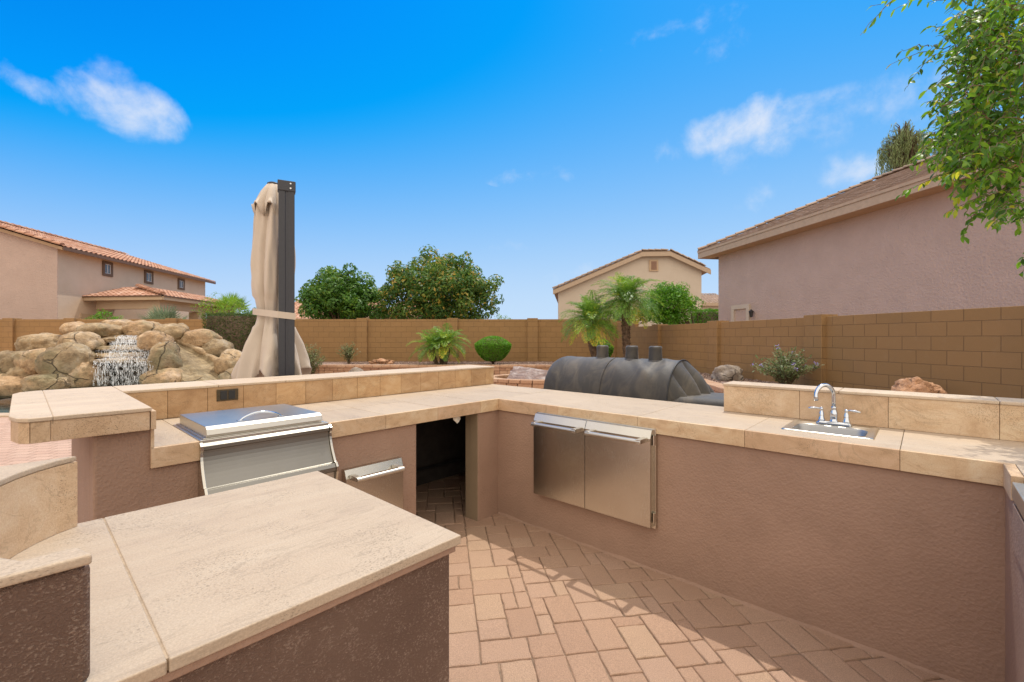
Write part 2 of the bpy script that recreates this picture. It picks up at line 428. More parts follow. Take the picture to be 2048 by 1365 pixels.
class MB:
    def __init__(s): s.v = []; s.f = []; s.t = []
    def add(s, vs, fs, t=.5):
        b = len(s.v); s.v += [tuple(x) for x in vs]; s.f += [tuple(i + b for i in f) for f in fs]; s.t += [t] * len(fs)
    def box(s, x0, x1, y0, y1, z0, z1, t=.5):
        s.add([(x0, y0, z0), (x1, y0, z0), (x1, y1, z0), (x0, y1, z0), (x0, y0, z1), (x1, y0, z1), (x1, y1, z1), (x0, y1, z1)],
              [(3, 2, 1, 0), (4, 5, 6, 7), (0, 1, 5, 4), (1, 2, 6, 5), (2, 3, 7, 6), (3, 0, 4, 7)], t)
    def slab(s, pts, vec, t=.5):
        n = len(pts); v = Vector(vec)
        a = [Vector(p) for p in pts]; b = [p + v for p in a]
        nrm = Vector((0, 0, 0))
        for i in range(n): nrm += a[i].cross(a[(i + 1) % n])
        fl = nrm.dot(v) > 0
        fs = [tuple(range(n))[::-1], tuple(range(n, 2 * n))] + [(i, (i + 1) % n, n + (i + 1) % n, n + i) for i in range(n)]
        if not fl: fs = [f[::-1] for f in fs]
        s.add(a + b, fs, t)
    def prism(s, poly, z0, z1, t=.5): s.slab([(x, y, z0) for x, y in poly], (0, 0, z1 - z0), t)
    def tube(s, pts, r, seg=10, t=.5, caps=True):
        pts = [Vector(p) for p in pts]; n = len(pts)
        rs = r if isinstance(r, (list, tuple)) else [r] * n
        vs = []; up = None
        for i, p in enumerate(pts):
            d = (pts[min(i + 1, n - 1)] - pts[max(i - 1, 0)]).normalized()
            if up is None: up = Vector((0, 0, 1)) if abs(d.z) < .9 else Vector((1, 0, 0))
            a = d.cross(up).normalized(); b = a.cross(d).normalized(); up = b
            for k in range(seg):
                an = 2 * PI * k / seg
                vs.append(p + (a * math.cos(an) + b * math.sin(an)) * rs[i])
        fs = [(i * seg + k, i * seg + (k + 1) % seg, (i + 1) * seg + (k + 1) % seg, (i + 1) * seg + k) for i in range(n - 1) for k in range(seg)]
        fs = [f[::-1] for f in fs]
        if caps: fs += [tuple(range(seg)), tuple(range((n - 1) * seg, n * seg))[::-1]]
        s.add(vs, fs, t)
    def lathe(s, prof, c=(0, 0, 0), seg=24, t=.5):
        c = Vector(c); m = len(prof)
        vs = [c + Vector((r * math.cos(2 * PI * k / seg), r * math.sin(2 * PI * k / seg), z)) for r, z in prof for k in range(seg)]
        fs = [(i * seg + k, i * seg + (k + 1) % seg, (i + 1) * seg + (k + 1) % seg, (i + 1) * seg + k) for i in range(m - 1) for k in range(seg)]
        fs += [tuple(range(seg))[::-1], tuple(range((m - 1) * seg, m * seg))]
        s.add(vs, fs, t)
    def build(s, name, mat, parent=None, bevel=0, smooth=False, seg=2, sub=0, loc=None):
        me = bpy.data.meshes.new(name); me.from_pydata(s.v, [], s.f); me.update()
        at = me.attributes.new('tint', 'FLOAT', 'FACE'); at.data.foreach_set('value', s.t)
        me.materials.append(MATS[mat] if isinstance(mat, str) else mat)
        o = bpy.data.objects.new(name, me); col.objects.link(o); o.parent = parent
        if loc: o.location = loc
        if smooth: me.polygons.foreach_set('use_smooth', [True] * len(me.polygons))
        if bevel:
            b = o.modifiers.new('bevel', 'BEVEL'); b.width = bevel; b.segments = seg; b.limit_method = 'ANGLE'; b.angle_limit = R(40)
        if sub:
            b = o.modifiers.new('sub', 'SUBSURF'); b.levels = sub; b.render_levels = sub
        return o

def leaf_obj(name, C, D, Nn, ln, wd, mat, parent=None, tint=None, fold=.25, shape=4):
    """C centres, D axis directions, Nn face normals; one small folded leaf each."""
    C = np.asarray(C, float); n = len(C)
    D = np.asarray(D, float); D /= np.linalg.norm(D, axis=1)[:, None] + 1e-9
    S = np.cross(D, np.asarray(Nn, float)); S /= np.linalg.norm(S, axis=1)[:, None] + 1e-9
    U = np.cross(S, D)
    ln = np.broadcast_to(ln, (n,))[:, None]; wd = np.broadcast_to(wd, (n,))[:, None]
    if shape == 4:
        V = np.stack([C - D * ln / 2, C + S * wd / 2 + U * wd * fold, C + D * ln / 2, C - S * wd / 2 + U * wd * fold], 1).reshape(-1, 3)
        F = (np.arange(n)[:, None] * 4 + np.array([[0, 1, 2, 3]])).reshape(-1, 4); k = 1; per = 4
    else:
        rows = []
        for (a, w) in ((-.5, .03), (-.25, .38), (.05, .5), (.32, .3)):
            bend = -U * ln * (.35 * (a + .5) ** 2)
            rows += [C + D * ln * a + S * wd * w + U * wd * fold * w + bend, C + D * ln * a + bend, C + D * ln * a - S * wd * w + U * wd * fold * w + bend]
        rows.append(C + D * ln * .5 - U * ln * .35)
        V = np.stack(rows, 1).reshape(-1, 3)
        base = np.array([[0, 3, 4, 1], [1, 4, 5, 2], [3, 6, 7, 4], [4, 7, 8, 5], [6, 9, 10, 7], [7, 10, 11, 8], [9, 12, 12, 10], [10, 12, 12, 11]])
        F = None; k = 8; per = 13
    me = bpy.data.meshes.new(name)
    if shape == 4:
        me.vertices.add(len(V)); me.vertices.foreach_set('co', V.ravel())
        me.loops.add(F.size); me.loops.foreach_set('vertex_index', F.ravel().astype(np.int32))
        me.polygons.add(len(F)); me.polygons.foreach_set('loop_start', np.arange(0, F.size, 4, dtype=np.int32))
        me.update(calc_edges=True)
    else:
        fs = []
        for i in range(n):
            for q in base:
                f = [int(i * per + x) for x in q]
                if f[1] == f[2]: f = [f[0], f[1], f[3]]
                fs.append(f)
        me.from_pydata(V.tolist(), [], fs); me.update()
        me.polygons.foreach_set('use_smooth', [True] * len(me.polygons))
    if tint is None: tint = nr.random(n)
    at = me.attributes.new('tint', 'FLOAT', 'FACE'); at.data.foreach_set('value', np.repeat(np.clip(tint, 0, 1), k).astype(np.float32))
    me.materials.append(MATS[mat])
    o = bpy.data.objects.new(name, me); col.objects.link(o); o.parent = parent
    return o
def rdir(n):
    v = nr.normal(size=(n, 3)); return v / np.linalg.norm(v, axis=1)[:, None]
def P(u, v, Y):            # a point measured on the photograph, at depth Y in metres
    return Vector(((u - 1024) * Y / 900, Y, EYE + (676 - v) * Y / 900))

# kitchen frame: x runs along the sink run, y runs along the grill run away from the viewer
K0 = Vector((-.109, 3.563, 0)); KR = -math.atan2(.676, .737)
def KW(p, q, h=0): return Vector((K0.x + .737 * p + .676 * q, K0.y - .676 * p + .737 * q, h))
TOP = .917

# ================================================================ GROUND
def sheet(name, rects, z, mat, kind='structure'):
    m = MB()
    for (x0, x1, y0, y1) in rects: m.add([(x0, y0, z), (x1, y0, z), (x1, y1, z), (x0, y1, z)], [(0, 1, 2, 3)])
    return tag(m.build(name, mat), kind=kind)
PX0, PX1, PY0, PY1 = -17, -5.2, 8.3, 12.2
sheet('ground', [(-400, 400, -60, PY0), (-400, PX0, PY0, PY1), (PX1, 400, PY0, PY1), (-400, 400, PY1, 700)], -.03, 'soil')
sheet('pool_deck', [(-30, 12, -8, PY0 - .3), (PX1 + .3, 12, PY0 - .3, 20), (-30, PX0 - .3, PY0 - .3, 20), (PX0 - .3, PX1 + .3, PY1 + .3, 20)], -.014, 'deck_paver')
m = MB()
m.box(PX0 - .3, PX1 + .3, PY0 - .3, PY0, -.2, .02); m.box(PX0 - .3, PX1 + .3, PY1, PY1 + .3, -.2, .02)
m.box(PX0 - .3, PX0, PY0, PY1, -.2, .02); m.box(PX1, PX1 + .3, PY0, PY1, -.2, .02)
tag(m.build('pool_coping', 'coping', bevel=.02), kind='structure')
m = MB(); m.box(PX0 - .02, PX1 + .02, PY0 - .02, PY1 + .02, -1.4, -1.3); m.build
tag(m.build('pool_floor', 'coping'), kind='structure')
sheet('pool_water', [(PX0, PX1, PY0, PY1)], -.12, 'pool_water')

# pavers of the kitchen floor: one mesh, every stone bevelled and slightly out of level
def pavers():
    U = .074; nx, ny = 82, 64; ang = R(8.8); ox, oy = -2.3, -.5
    grid = [[False] * ny for _ in range(nx)]
    r = random.Random(3); m = MB()
    ca, sa = math.cos(ang), math.sin(ang)
    sizes = [(3, 2)] * 7 + [(2, 3)] * 7 + [(2, 2)] * 6 + [(1, 2)] * 1 + [(2, 1)] * 1
    for j in range(ny):
        for i in range(nx):
            if grid[i][j]: continue
            opts = sizes[:]; r.shuffle(opts)
            for (a, b) in opts + [(1, 1)]:
                if i + a <= nx and j + b <= ny and not any(grid[i + x][j + y] for x in range(a) for y in range(b)): break
            for x in range(a):
                for y in range(b): grid[i + x][j + y] = True
            g = .0022; x0, x1, y0, y1 = i * U + g, (i + a) * U - g, j * U + g, (j + b) * U - g
            h = r.uniform(-.0018, .0018); tx, ty = r.uniform(-.008, .008), r.uniform(-.008, .008); rz = r.uniform(-.006, .006)
            cx, cy = (x0 + x1) / 2, (y0 + y1) / 2
            rings = []
            nseg = 3
            for (ins, z) in ((0, -.03), (0, -.007), (.0024, -.0022), (.007, 0)):
                ring = []
                for (ax, ay, bx, by) in ((x0 + ins, y0 + ins, x1 - ins, y0 + ins), (x1 - ins, y0 + ins, x1 - ins, y1 - ins), (x1 - ins, y1 - ins, x0 + ins, y1 - ins), (x0 + ins, y1 - ins, x0 + ins, y0 + ins)):
                    for k in range(nseg):
                        f = k / nseg; ring.append([ax + (bx - ax) * f, ay + (by - ay) * f, z])
                rings.append(ring)
            wob = [(r.uniform(-.003, .003), r.uniform(-.003, .003)) for _ in range(4 * nseg)]
            vs = []
            for ring in rings:
                for k, (x, y, z) in enumerate(ring):
                    x += wob[k][0]; y += wob[k][1]; z += h + (x - cx) * tx + (y - cy) * ty
                    x2, y2 = cx + (x - cx) - (y - cy) * rz, cy + (y - cy) + (x - cx) * rz
                    vs.append((ox + ca * x2 - sa * y2, oy + sa * x2 + ca * y2, z))
            q = 4 * nseg
            fs = [(s_ * q + k, s_ * q + (k + 1) % q, (s_ + 1) * q + (k + 1) % q, (s_ + 1) * q + k) for s_ in range(3) for k in range(q)]
            fs.append(tuple(range(3 * q, 4 * q)))
            cw = Vector(vs[0]); d = cw - K0; p_, q_ = d.x * .737 - d.y * .676, d.x * .676 + d.y * .737
            if p_ < -1.25 or q_ > 1.1 : continue
            m.add(vs, fs, r.random())
    tag(m.build('patio_pavers', 'paver'), kind='structure')
pavers()
m = MB(); m.prism([tuple(KW(p, q).xy) for p, q in ((-1.15, -3.2), (3.6, -3.2), (3.6, .7), (-1.15, .7))], -.02, -.0085)
tag(m.build('paver_sand_joints', 'sand_joint'), kind='structure')

# ================================================================ THE KITCHEN COUNTER (L, corner, sink run, return)
KT = empty('outdoor_kitchen_counter', K0, KR, 'long L shaped outdoor kitchen counter with beige stone top, holding the sink and steel doors', 'kitchen counter')
def base_walls():
    m = MB(); t = TOP - .089
    # grill run: front wall with a doorway, jambs, back wall, end wall
    m.slab([(-.16, -2.354, -.03), (-.16, -.759, -.03), (-.16, -.759, t), (-.16, -2.158, t), (-.16, -2.158, 1.003), (-.16, -2.354, 1.003)], (.138, 0, 0))
    m.box(-1.2, -.16, -2.354, -2.21, -.03, 1.003)
    m.box(-1.2, -1.06, -2.21, .6, -.03, 1.003)
    m.box(-1.2, -.022, .62, .76, -.03, t)
    m.box(-.16, -.022, -.20, .10, -.03, t)
    # sink run
    m.box(-.06, 3.6, .02, .16, -.03, t - .0005)
    m.box(-.022, 3.6, .62, .76, -.03, t)
    # return run on the right
    m.box(2.718, 3.6, -1.35, .06, -.03, t)
    o = m.build('stucco_base', 'stucco_kitchen', KT, bevel=.012, seg=3)
    # small cove of trowelled stucco where the walls meet the floor
    m = MB()
    rf = random.Random(4); vs = []; NF = 90
    for k in range(NF + 1):
        x = -.02 + 2.74 * k / NF; w = .012 + .009 * noise.noise(Vector((x * 6, 0, 5))) + rf.uniform(-.0015, .0015); h = .012 + .008 * noise.noise(Vector((x * 5, 3, 5)))
        vs += [(x, .02, max(.003, h)), (x, .02 - w * .5, max(.003, h) * .4), (x, .02 - w, -.003)]
    m.add(vs, [(3 * k + c, 3 * k + c + 1, 3 * k + c + 4, 3 * k + c + 3) for k in range(NF) for c in (0, 1)])
    m.build('stucco_footing', 'stucco_kitchen', KT)
    m = MB(); m.box(-.163, -.157, -.2, .0, 0, .001); m.box(-.158, -.024, -.2035, -.2005, 0, t - .002)
    m.build('door_jamb_render', 'stucco_jamb', KT)
    # dark panels carry the cavity's shade in their colour; service box behind the doorway
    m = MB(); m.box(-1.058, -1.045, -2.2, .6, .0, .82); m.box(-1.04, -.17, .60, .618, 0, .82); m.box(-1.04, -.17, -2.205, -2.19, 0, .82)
    m.build('cavity_shade_panels', 'cavity_shade', KT)
    m = MB(); m.box(-1.045, -1.015, -.42, -.25, .34, .52); m.build('service_box', 'black_plastic', KT, bevel=.006)
    m = MB(); m.tube([(-1.0, -2.0, .2), (-1.0, .2, .16), (-.9, .58, .2)], .014, 8); m.build('supply_pipe', 'black_plastic', KT)
    # rough concrete deck that carries the tiles
    m = MB()
    m.box(-.86, -.03, -2.19, .76, t, TOP - .024); m.box(-.03, 1.93, .03, .76, t, TOP - .024); m.box(2.315, 3.6, .03, .76, t, TOP - .024)
    m.box(1.93, 2.315, .03, .16, t, TOP - .024); m.box(1.93, 2.315, .5, .76, t, TOP - .024)
    m.box(2.7445, 3.6, -1.35, .03, t, TOP - .024)
    m.build('counter_deck', 'grout', KT)
base_walls()
r_ = random.Random(5)
def tiles_top(m, x0, x1, y0, y1, z1, xs=None, ys=None, th=.022, g=.0009):
    xs = [x0] + [x for x in (xs or []) if x0 < x < x1] + [x1]; ys = [y0] + [y for y in (ys or []) if y0 < y < y1] + [y1]
    for a, b in zip(xs, xs[1:]):
        for c, d in zip(ys, ys[1:]):
            dz = r_.uniform(-.0006, .0006)
            m.box(a + g, b - g, c + g, d - g, z1 - th + dz, z1 + dz, r_.random())
# top of the grill run (the lid of the drop-in bar centre interrupts it)
m = MB()
LJ = [-1.42, -1.008, -.598, -.192]
tiles_top(m, -.84, -.0222, -2.17, -1.99, TOP, [-.42])
tiles_top(m, -.84, -.56, -1.99, -1.375, TOP, None, [-1.7])
tiles_top(m, -.84, -.0222, -1.375, .0222, TOP, [-.42], [-1.008, -.598, -.192])
tiles_top(m, -.84, -.0222, .0222, .775, TOP, [-.42], [.41])
m.build('countertop', 'travertine_top', KT, bevel=.0025)
m = MB()
RJ = [.585, 1.19, 1.795, 2.41, 3.02]
tiles_top(m, -.0222, 1.795, .0222, .775, TOP, RJ)
ox0, ox1, oy0, oy1, ix0, ix1, iy0, iy1 = 1.796, 2.409, .0228, .774, 1.94, 2.30, .17, .52
vs = [(x, y, z) for z in (TOP - .022, TOP) for (x, y) in ((ox0, oy0), (ox1, oy0), (ox1, oy1), (ox0, oy1), (ix0, iy0), (ix1, iy0), (ix1, iy1), (ix0, iy1))]
fs = []
for k in range(4):
    j = (k + 1) % 4
    fs += [(8 + k, 8 + j, 12 + j, 12 + k), (k, 4 + k, 4 + j, j), (k, j, 8 + j, 8 + k), (4 + j, 4 + k, 12 + k, 12 + j)]
m.add(vs, fs, .5)
tiles_top(m, 2.41, 3.6, .0222, .775, TOP, [3.02])
tiles_top(m, 2.7445, 3.6, -1.35, .0222, TOP, [3.1], [-.22, -.72])
m.build('countertop', 'travertine_top', KT, bevel=.0025)
def face_tiles(m, axis, a, b, joints, s0, s1, z0, z1, g=.0008):
    js = [a] + [j for j in joints if a < j < b] + [b]
    for c, d in zip(js, js[1:]):
        if axis == 'x': m.box(c + g, d - g, s0, s1, z0, z1, r_.random())
        else: m.box(s0, s1, c + g, d - g, z0, z1, r_.random())
m = MB()
face_tiles(m, 'y', -2.17, -1.99, [], -.022, 0, TOP - .089, TOP - .0006)
m.build('edge_tiles', 'travertine_face', KT, bevel=.0018); m = MB()
face_tiles(m, 'y', -1.375, .022, LJ, -.022, 0, TOP - .089, TOP - .0006)
face_tiles(m, 'x', .0005, 2.745, RJ, 0, .022, TOP - .089, TOP - .0006)
m.build('edge_tiles', 'travertine_face', KT, bevel=.0018)
m = MB(); face_tiles(m, 'y', -.205, -.0005, [], 2.711, 2.7435, TOP - .089, TOP - .0006); m.build('return_edge_tiles', 'travertine_face', KT, bevel=.0025)
# raised ledge along the back of the grill run
m = MB(); m.box(-1.2, -.864, -2.165, .78, TOP - .02, 1.083); m.build('ledge_core', 'grout', KT)
m = MB()
face_tiles(m, 'y', -2.165, .795, [-2.165 + .2032 * k for k in range(1, 15)], -.863, -.841, TOP + .001, 1.0835)
face_tiles(m, 'y', -2.16, .79, [-2.165 + .4 * k for k in range(1, 8)], -1.222, -1.20, 1.0, 1.0835)
m.box(-1.2, -.864, .781, .797, TOP + .001, 1.0835)
m.build('ledge_tiles', 'travertine_gold', KT, bevel=.0018)
m = MB(); tiles_top(m, -1.228, -.834, -2.17, .803, 1.10, None, [-1.7, -1.29, -.88, -.47, -.06, .35], .016)
m.build('ledge_top', 'travertine_pale', KT, bevel=.004)
# raised end of the bar
endp = [(-1.228, -2.172), (.034, -2.172), (.034, -2.535), (.0, -2.565), (-.095, -2.585), (-1.10, -2.585), (-1.185, -2.56), (-1.228, -2.49)]
def inset(poly, d):
    c = Vector((sum(p[0] for p in poly) / len(poly), sum(p[1] for p in poly) / len(poly)))
    out = []
    for x, y in poly:
        out.append((x - math.copysign(d, x - c.x), y - math.copysign(d, y - c.y)))
    return out
m = MB()
for (a, b) in ((-1.228, -.42), (-.42, .034)):
    pass
m.prism([(-1.228, -2.172), (.034, -2.172), (.034, -2.4697), (-1.228, -2.4697)][::-1], 1.083, 1.10, .55)
m.prism([(.034, -2.471), (.034, -2.535), (.0, -2.565), (-.095, -2.585), (-1.10, -2.585), (-1.185, -2.56), (-1.228, -2.50), (-1.228, -2.471)], 1.0835, 1.0995, .75)
m.build('bar_end_top', 'travertine_pale', KT, bevel=.0035, seg=3)
m = MB(); m.box(-1.22, .028, -2.4715, -2.469, 1.07, 1.0975); m.build('bar_end_joint', 'grout', KT)
m = MB()
ip = inset(endp, .006)
m.prism([(-1.21, -2.19), (.0, -2.19), (.0, -2.52), (-.1, -2.56), (-1.1, -2.56), (-1.2, -2.5)], 1.004, 1.083, .1)
m.build('bar_end_core', 'mortar_dark', KT)
m = MB()
m.slab([(.002, -2.178, 1.003), (.028, -2.178, 1.003), (.028, -2.4758, 1.003), (.002, -2.4758, 1.003)], (0, 0, .079), .3)
m.slab([(.002, -2.4766, 1.003), (.028, -2.4766, 1.003), (.028, -2.53, 1.003), (.002, -2.52, 1.003)], (0, 0, .079), .6)
m.slab([(.002, -2.522, 1.003), (.028, -2.532, 1.003), (-.004, -2.56, 1.003), (-.094, -2.579, 1.003), (-.1, -2.561, 1.003)], (0, 0, .079), .45)
m.slab([(-.1, -2.561, 1.003), (-.097, -2.58, 1.003), (-1.1, -2.58, 1.003), (-1.1, -2.56, 1.003)], (0, 0, .079), .5)
m.slab([(-.84, -2.155, 1.003), (.024, -2.155, 1.003), (.024, -2.174, 1.003), (-.84, -2.174, 1.003)], (0, 0, .079), .4)
m.box(-.012, .0, -2.170, -2.158, TOP + .001, 1.002)
m.build('bar_end_tiles', 'travertine_face', KT, bevel=.0018)
m = MB(); m.box(-.84, -.0225, -2.19, -2.172, TOP + .0005, 1.002); m.build('bar_end_riser', 'travertine_face', KT, bevel=.002)
# raised splash behind the sink
m = MB(); m.box(1.535, 3.6, .60, .755, TOP + .0005, 1.083); m.build('splash_core', 'grout', KT)
m = MB()
face_tiles(m, 'x', 1.512, 3.6, [1.94, 2.345, 2.75, 3.15], .577, .599, TOP + .001, 1.0835)
face_tiles(m, 'x', 1.512, 3.6, [1.94, 2.345, 2.75, 3.15], .756, .775, TOP - .08, 1.0835)
m.box(1.512, 1.534, .60, .755, TOP + .001, 1.0835)
m.build('splash_tiles', 'travertine_face', KT, bevel=.0018)
m = MB(); tiles_top(m, 1.506, 3.6, .570, .782, 1.10, [2.13, 2.75], None, .016); m.build('splash_top', 'travertine_pale', KT, bevel=.004)
# outlet plate on the ledge
m = MB(); m.box(-.841, -.834, -1.711, -1.589, .993, 1.067); o = m.build('outlet_plate', 'bronze_plate', KT, bevel=.002)
m = MB()
for y0 in (-1.692, -1.645): m.box(-.834, -.830, y0, y0 + .037, 1.002, 1.058)
m.build('outlet_cover', 'black_plastic', o, bevel=.002)
m = MB()
for y0 in (-1.702, -1.598): m.lathe([(.0001, 0), (.003, 0), (.003, .002), (.0001, .002)], (0, 0, 0), 8)
# rag under the corner of the counter
m = MB(); pts = []
for i in range(5):
    for j in range(4): pts.append((-.03 + .004 * math.sin(i * 2 + j), -.44 + .018 * i + .006 * math.sin(3 * j), .838 - .022 * j * (1 - .25 * abs(i - 2)) + .004 * math.sin(i * 5 + j)))
m.add(pts, [(i * 4 + j, i * 4 + 4 + j, i * 4 + 5 + j, i * 4 + 1 + j) for i in range(4) for j in range(3)])
o = m.build('paper_scrap', 'rag'); o.matrix_world = Matrix.Translation(K0) @ Matrix.Rotation(KR, 4, 'Z')
sm_ = o.modifiers.new('s', 'SOLIDIFY'); sm_.thickness = .002
tag(o, 'crumpled pale scrap of paper hanging at the top of the dark doorway', 'scrap')

# ---- steel doors under the sink run
def pull(m, a, b, off, ax, h, r=.0128, mirror=1):
    """bar handle: ax 'x' runs along x with its bar at y=off; ax 'y' runs along y at x=off."""
    def pt(s, o_, z): return (s, o_, z) if ax == 'x' else (o_, s, z)
    base = off + (.09 if ax == 'x' else -.085)
    m.tube([pt(a, off, h), pt(b, off, h)], r, 14)
    for s in (a + .016, b - .016):
        pts = [pt(s - .016, off - .011, h - .013), pt(s + .016, off - .011, h - .013), pt(s + .016, base, h - .013), pt(s - .016, base, h - .013)]
        m.slab(pts, (0, 0, .026))
def steel_door(x0, x1, hx0, hx1):
    m = MB(); z0, z1 = .27, .852
    prof = [(.02, z0), (-.045, z0 + .004), (-.047, z0 + .008), (-.047, z1 - .05), (-.026, z1 - .002), (-.022, z1), (.02, z1)]
    m.slab([(x0, y, z) for y, z in prof], (x1 - x0, 0, 0))
    d = m.build('access_door', 'steel_v', KT, bevel=.0015)
    m = MB(); pull(m, hx0, hx1, -.124, 'x', .795); m.build('handle', 'steel_h', d, bevel=.002)
    return d
steel_door(.402, .8385, .452, .825)
d2 = steel_door(.8415, 1.296, .895, 1.278)
m = MB(); m.box(.398, 1.312, -.006, .019, .262, .858); m.build('door_frame', 'steel_v', KT, bevel=.002)
for z in (.33, .79):
    m = MB(); m.tube([(1.304, -.018, z - .03), (1.304, -.018, z + .03)], .006, 8); m.box(1.299, 1.311, -.018, -.006, z - .028, z + .028)
    m.build('hinge', 'steel_v', d2)
# ---- paper drawer beside the doorway
m = MB(); z0, z1 = .12, .632
prof = [(-.03, z0), (.03, z0), (.033, z0 + .004), (.033, z1 - .05), (.012, z1 - .002), (.008, z1), (-.03, z1)]
m.slab([(x, -1.287, z) for x, z in prof], (0, .385, 0))
d = m.build('trash_drawer', 'steel_v', KT, bevel=.0015)
m = MB(); pull(m, -1.268, -.955, .118, 'y', .592); m.build('handle', 'steel_q', d, bevel=.002)
m = MB(); m.lathe([(.0001, -.005), (.012, -.005), (.012, .006), (.0001, .006)], (.04, -1.03, .37), 14); m.build('lock', 'chrome', d)
# ---- steel unit in the return run
m = MB(); m.box(2.712, 2.7435, -1.3, -.225, .842, .900); o = m.build('warming_drawer', 'steel_q', KT, bevel=.003)
m = MB(); m.box(2.713, 2.7175, -1.3, -.23, .672, .8275); m.build('return_trim', 'stucco_kitchen', KT, bevel=.006)

# ================================================================ DROP-IN BAR CENTRE
BT = empty('drop_in_ice_chest', KW(-.28, -1.68, 0), KR, 'stainless steel ice chest with flat lid and curved front in the left counter', 'ice chest')
def L_(m):      # shift kitchen coordinates into the unit's own frame
    m.v = [(x + .28, y + 1.68, z) for x, y, z in m.v]; return m
m = MB(); m.box(-.565, .0, -1.99, -1.375, TOP - .03, TOP + .0035); m.box(-.555, -.008, -1.975, -1.39, TOP + .0036, TOP + .009)
L_(m).build('rim', 'steel_q', BT, bevel=.0025)
m = MB(); z0, z1 = TOP + .009, TOP + .060
m.slab([(-.54, -1.962, z0), (-.012, -1.962, z0), (-.004, -1.962, z0 + .012), (-.012, -1.962, z1 - .012), (-.034, -1.962, z1), (-.54, -1.962, z1)], (0, .553, 0))
lid = L_(m).build('lid', 'steel_q', BT, bevel=.0025)
m = MB(); pts = []
for k in range(13):
    a = k / 12; pts.append((-.085, -1.80 + .20 * a, z1 - .002 + .036 * math.sin(PI * a) ** .7))
m.tube(pts, .0055, 10); m.box(-.098, -.072, -1.812, -1.788, z1, z1 + .003); m.box(-.098, -.072, -1.612, -1.588, z1, z1 + .003)
L_(m).build('handle', 'chrome', lid, bevel=.0015)
m = MB(); prof = [(-.02, .66), (.088, .66)]
prof += [(.098, .668), (.098, .688), (.086, .706), (.070, .708)]
for k in range(9):
    a = k / 8; prof.append((.066 - .055 * math.sin(a * PI / 2), .71 + .15 * a))
prof += [(.011, .872), (.02, .876), (.02, .893), (.004, .906), (-.02, .908)]
m.slab([(x, -1.98, z) for x, z in prof], (0, .60, 0))
L_(m).build('front_panel', 'steel_front', BT, bevel=.0012)
for y0 in (-1.993, -1.379):
    m = MB(); pr = [(-.02, .60), (.09, .60), (.104, .664), (.104, .690), (.088, .712), (.078, .714)]
    for k in range(9):
        a = k / 8; pr.append((.074 - .055 * math.sin(a * PI / 2), .718 + .145 * a))
    pr += [(.026, .876), (.026, .896), (.008, .910), (-.02, .911)]
    m.slab([(x, y0, z) for x, z in pr], (0, .0125, 0)); L_(m).build('side_cheek', 'steel_v', BT, bevel=.001)
m = MB(); m.box(-.02, .082, -1.98, -1.38, .40, .6595); L_(m).build('lower_panel', 'steel_q', BT, bevel=.002)
m = MB(); m.tube([(.095, -1.64, .655), (.105, -1.64, .655)], .010, 12); m.box(.083, .10, -1.655, -1.60, .648, .658); L_(m).build('bottle_opener', 'chrome', BT, bevel=.001)

# ================================================================ SINK AND FAUCET
SK = empty('bar_sink', KW(2.12, .345, TOP), KR, 'small rectangular stainless steel bar sink dropped into the right counter', 'sink')
m = MB()
def rrect(hx, hy, r, n=5):
    out = []
    for (cx, cy, a0) in ((hx - r, hy - r, 0), (-hx + r, hy - r, 90), (-hx + r, -hy + r, 180), (hx - r, -hy + r, 270)):
        for k in range(n + 1):
            a = R(a0 + 90 * k / n); out.append((cx + r * math.cos(a), cy + r * math.sin(a)))
    return out
def loft(m, rings, close=True, t=.5, flip=False):
    n = len(rings[0]); vs = [p for r in rings for p in r]
    fs = [(i * n + k, i * n + (k + 1) % n, (i + 1) * n + (k + 1) % n, (i + 1) * n + k) for i in range(len(rings) - 1) for k in range(n)]
    if close: fs.append(tuple(range((len(rings) - 1) * n, len(rings) * n)))
    if flip: fs = [f[::-1] for f in fs]
    m.add(vs, fs, t)
def ring(hx, hy, r, z, cx=0, cy=0): return [(x + cx, y + cy, z) for x, y in rrect(hx, hy, r)]
loft(m, [ring(.193, .190, .02, .0), ring(.193, .190, .02, .003), ring(.188, .185, .02, .0065), ring(.172, .169, .03, .006), ring(.166, .163, .03, .0035),
         ring(.160, .118, .05, .004, 0, -.032), ring(.155, .112, .05, .001, 0, -.032)], False)
m.build('rim', 'steel_h', SK, smooth=True)
m = MB()
loft(m, [ring(.155, .112, .05, .001, 0, -.032), ring(.150, .107, .05, -.012, 0, -.032), ring(.146, .103, .05, -.12, 0, -.032), ring(.13, .09, .05, -.140, 0, -.032), ring(.03, .03, .02, -.145, 0, -.032)], True)
m.build('bowl', 'sink_bowl_steel', SK, smooth=True)
FC = empty('bar_faucet', KW(2.12, .465, TOP + .006), KR, 'chrome gooseneck faucet with two lever handles standing on the sink rim', 'faucet')
m = MB(); loft(m, [ring(.082, .026, .025, 0), ring(.082, .026, .025, .010), ring(.074, .019, .019, .017)], True); m.build('base_plate', 'chrome', FC, smooth=False, bevel=.0015)
m = MB(); m.lathe([(.022, .015), (.022, .02), (.017, .026), (.0175, .034), (.019, .05), (.0175, .072), (.0125, .088), (.0135, .091), (.0135, .096), (.011, .099)], (0, 0, 0), 20)
pts = []; cx = .056
for k in range(19):
    a = PI - 1.10 * PI * k / 18
    pts.append((-(cx + cx * math.cos(a)) * .62, -(cx + cx * math.cos(a)) * .78, .155 + cx * 1.12 * math.sin(a)))
pts = [(0, 0, .095), (0, 0, .125)] + pts
rr = [.0105] * len(pts); rr[-1] = .0115; rr[-2] = .0125
m.tube(pts, rr, 14); m.build('spout', 'chrome', FC, smooth=True)
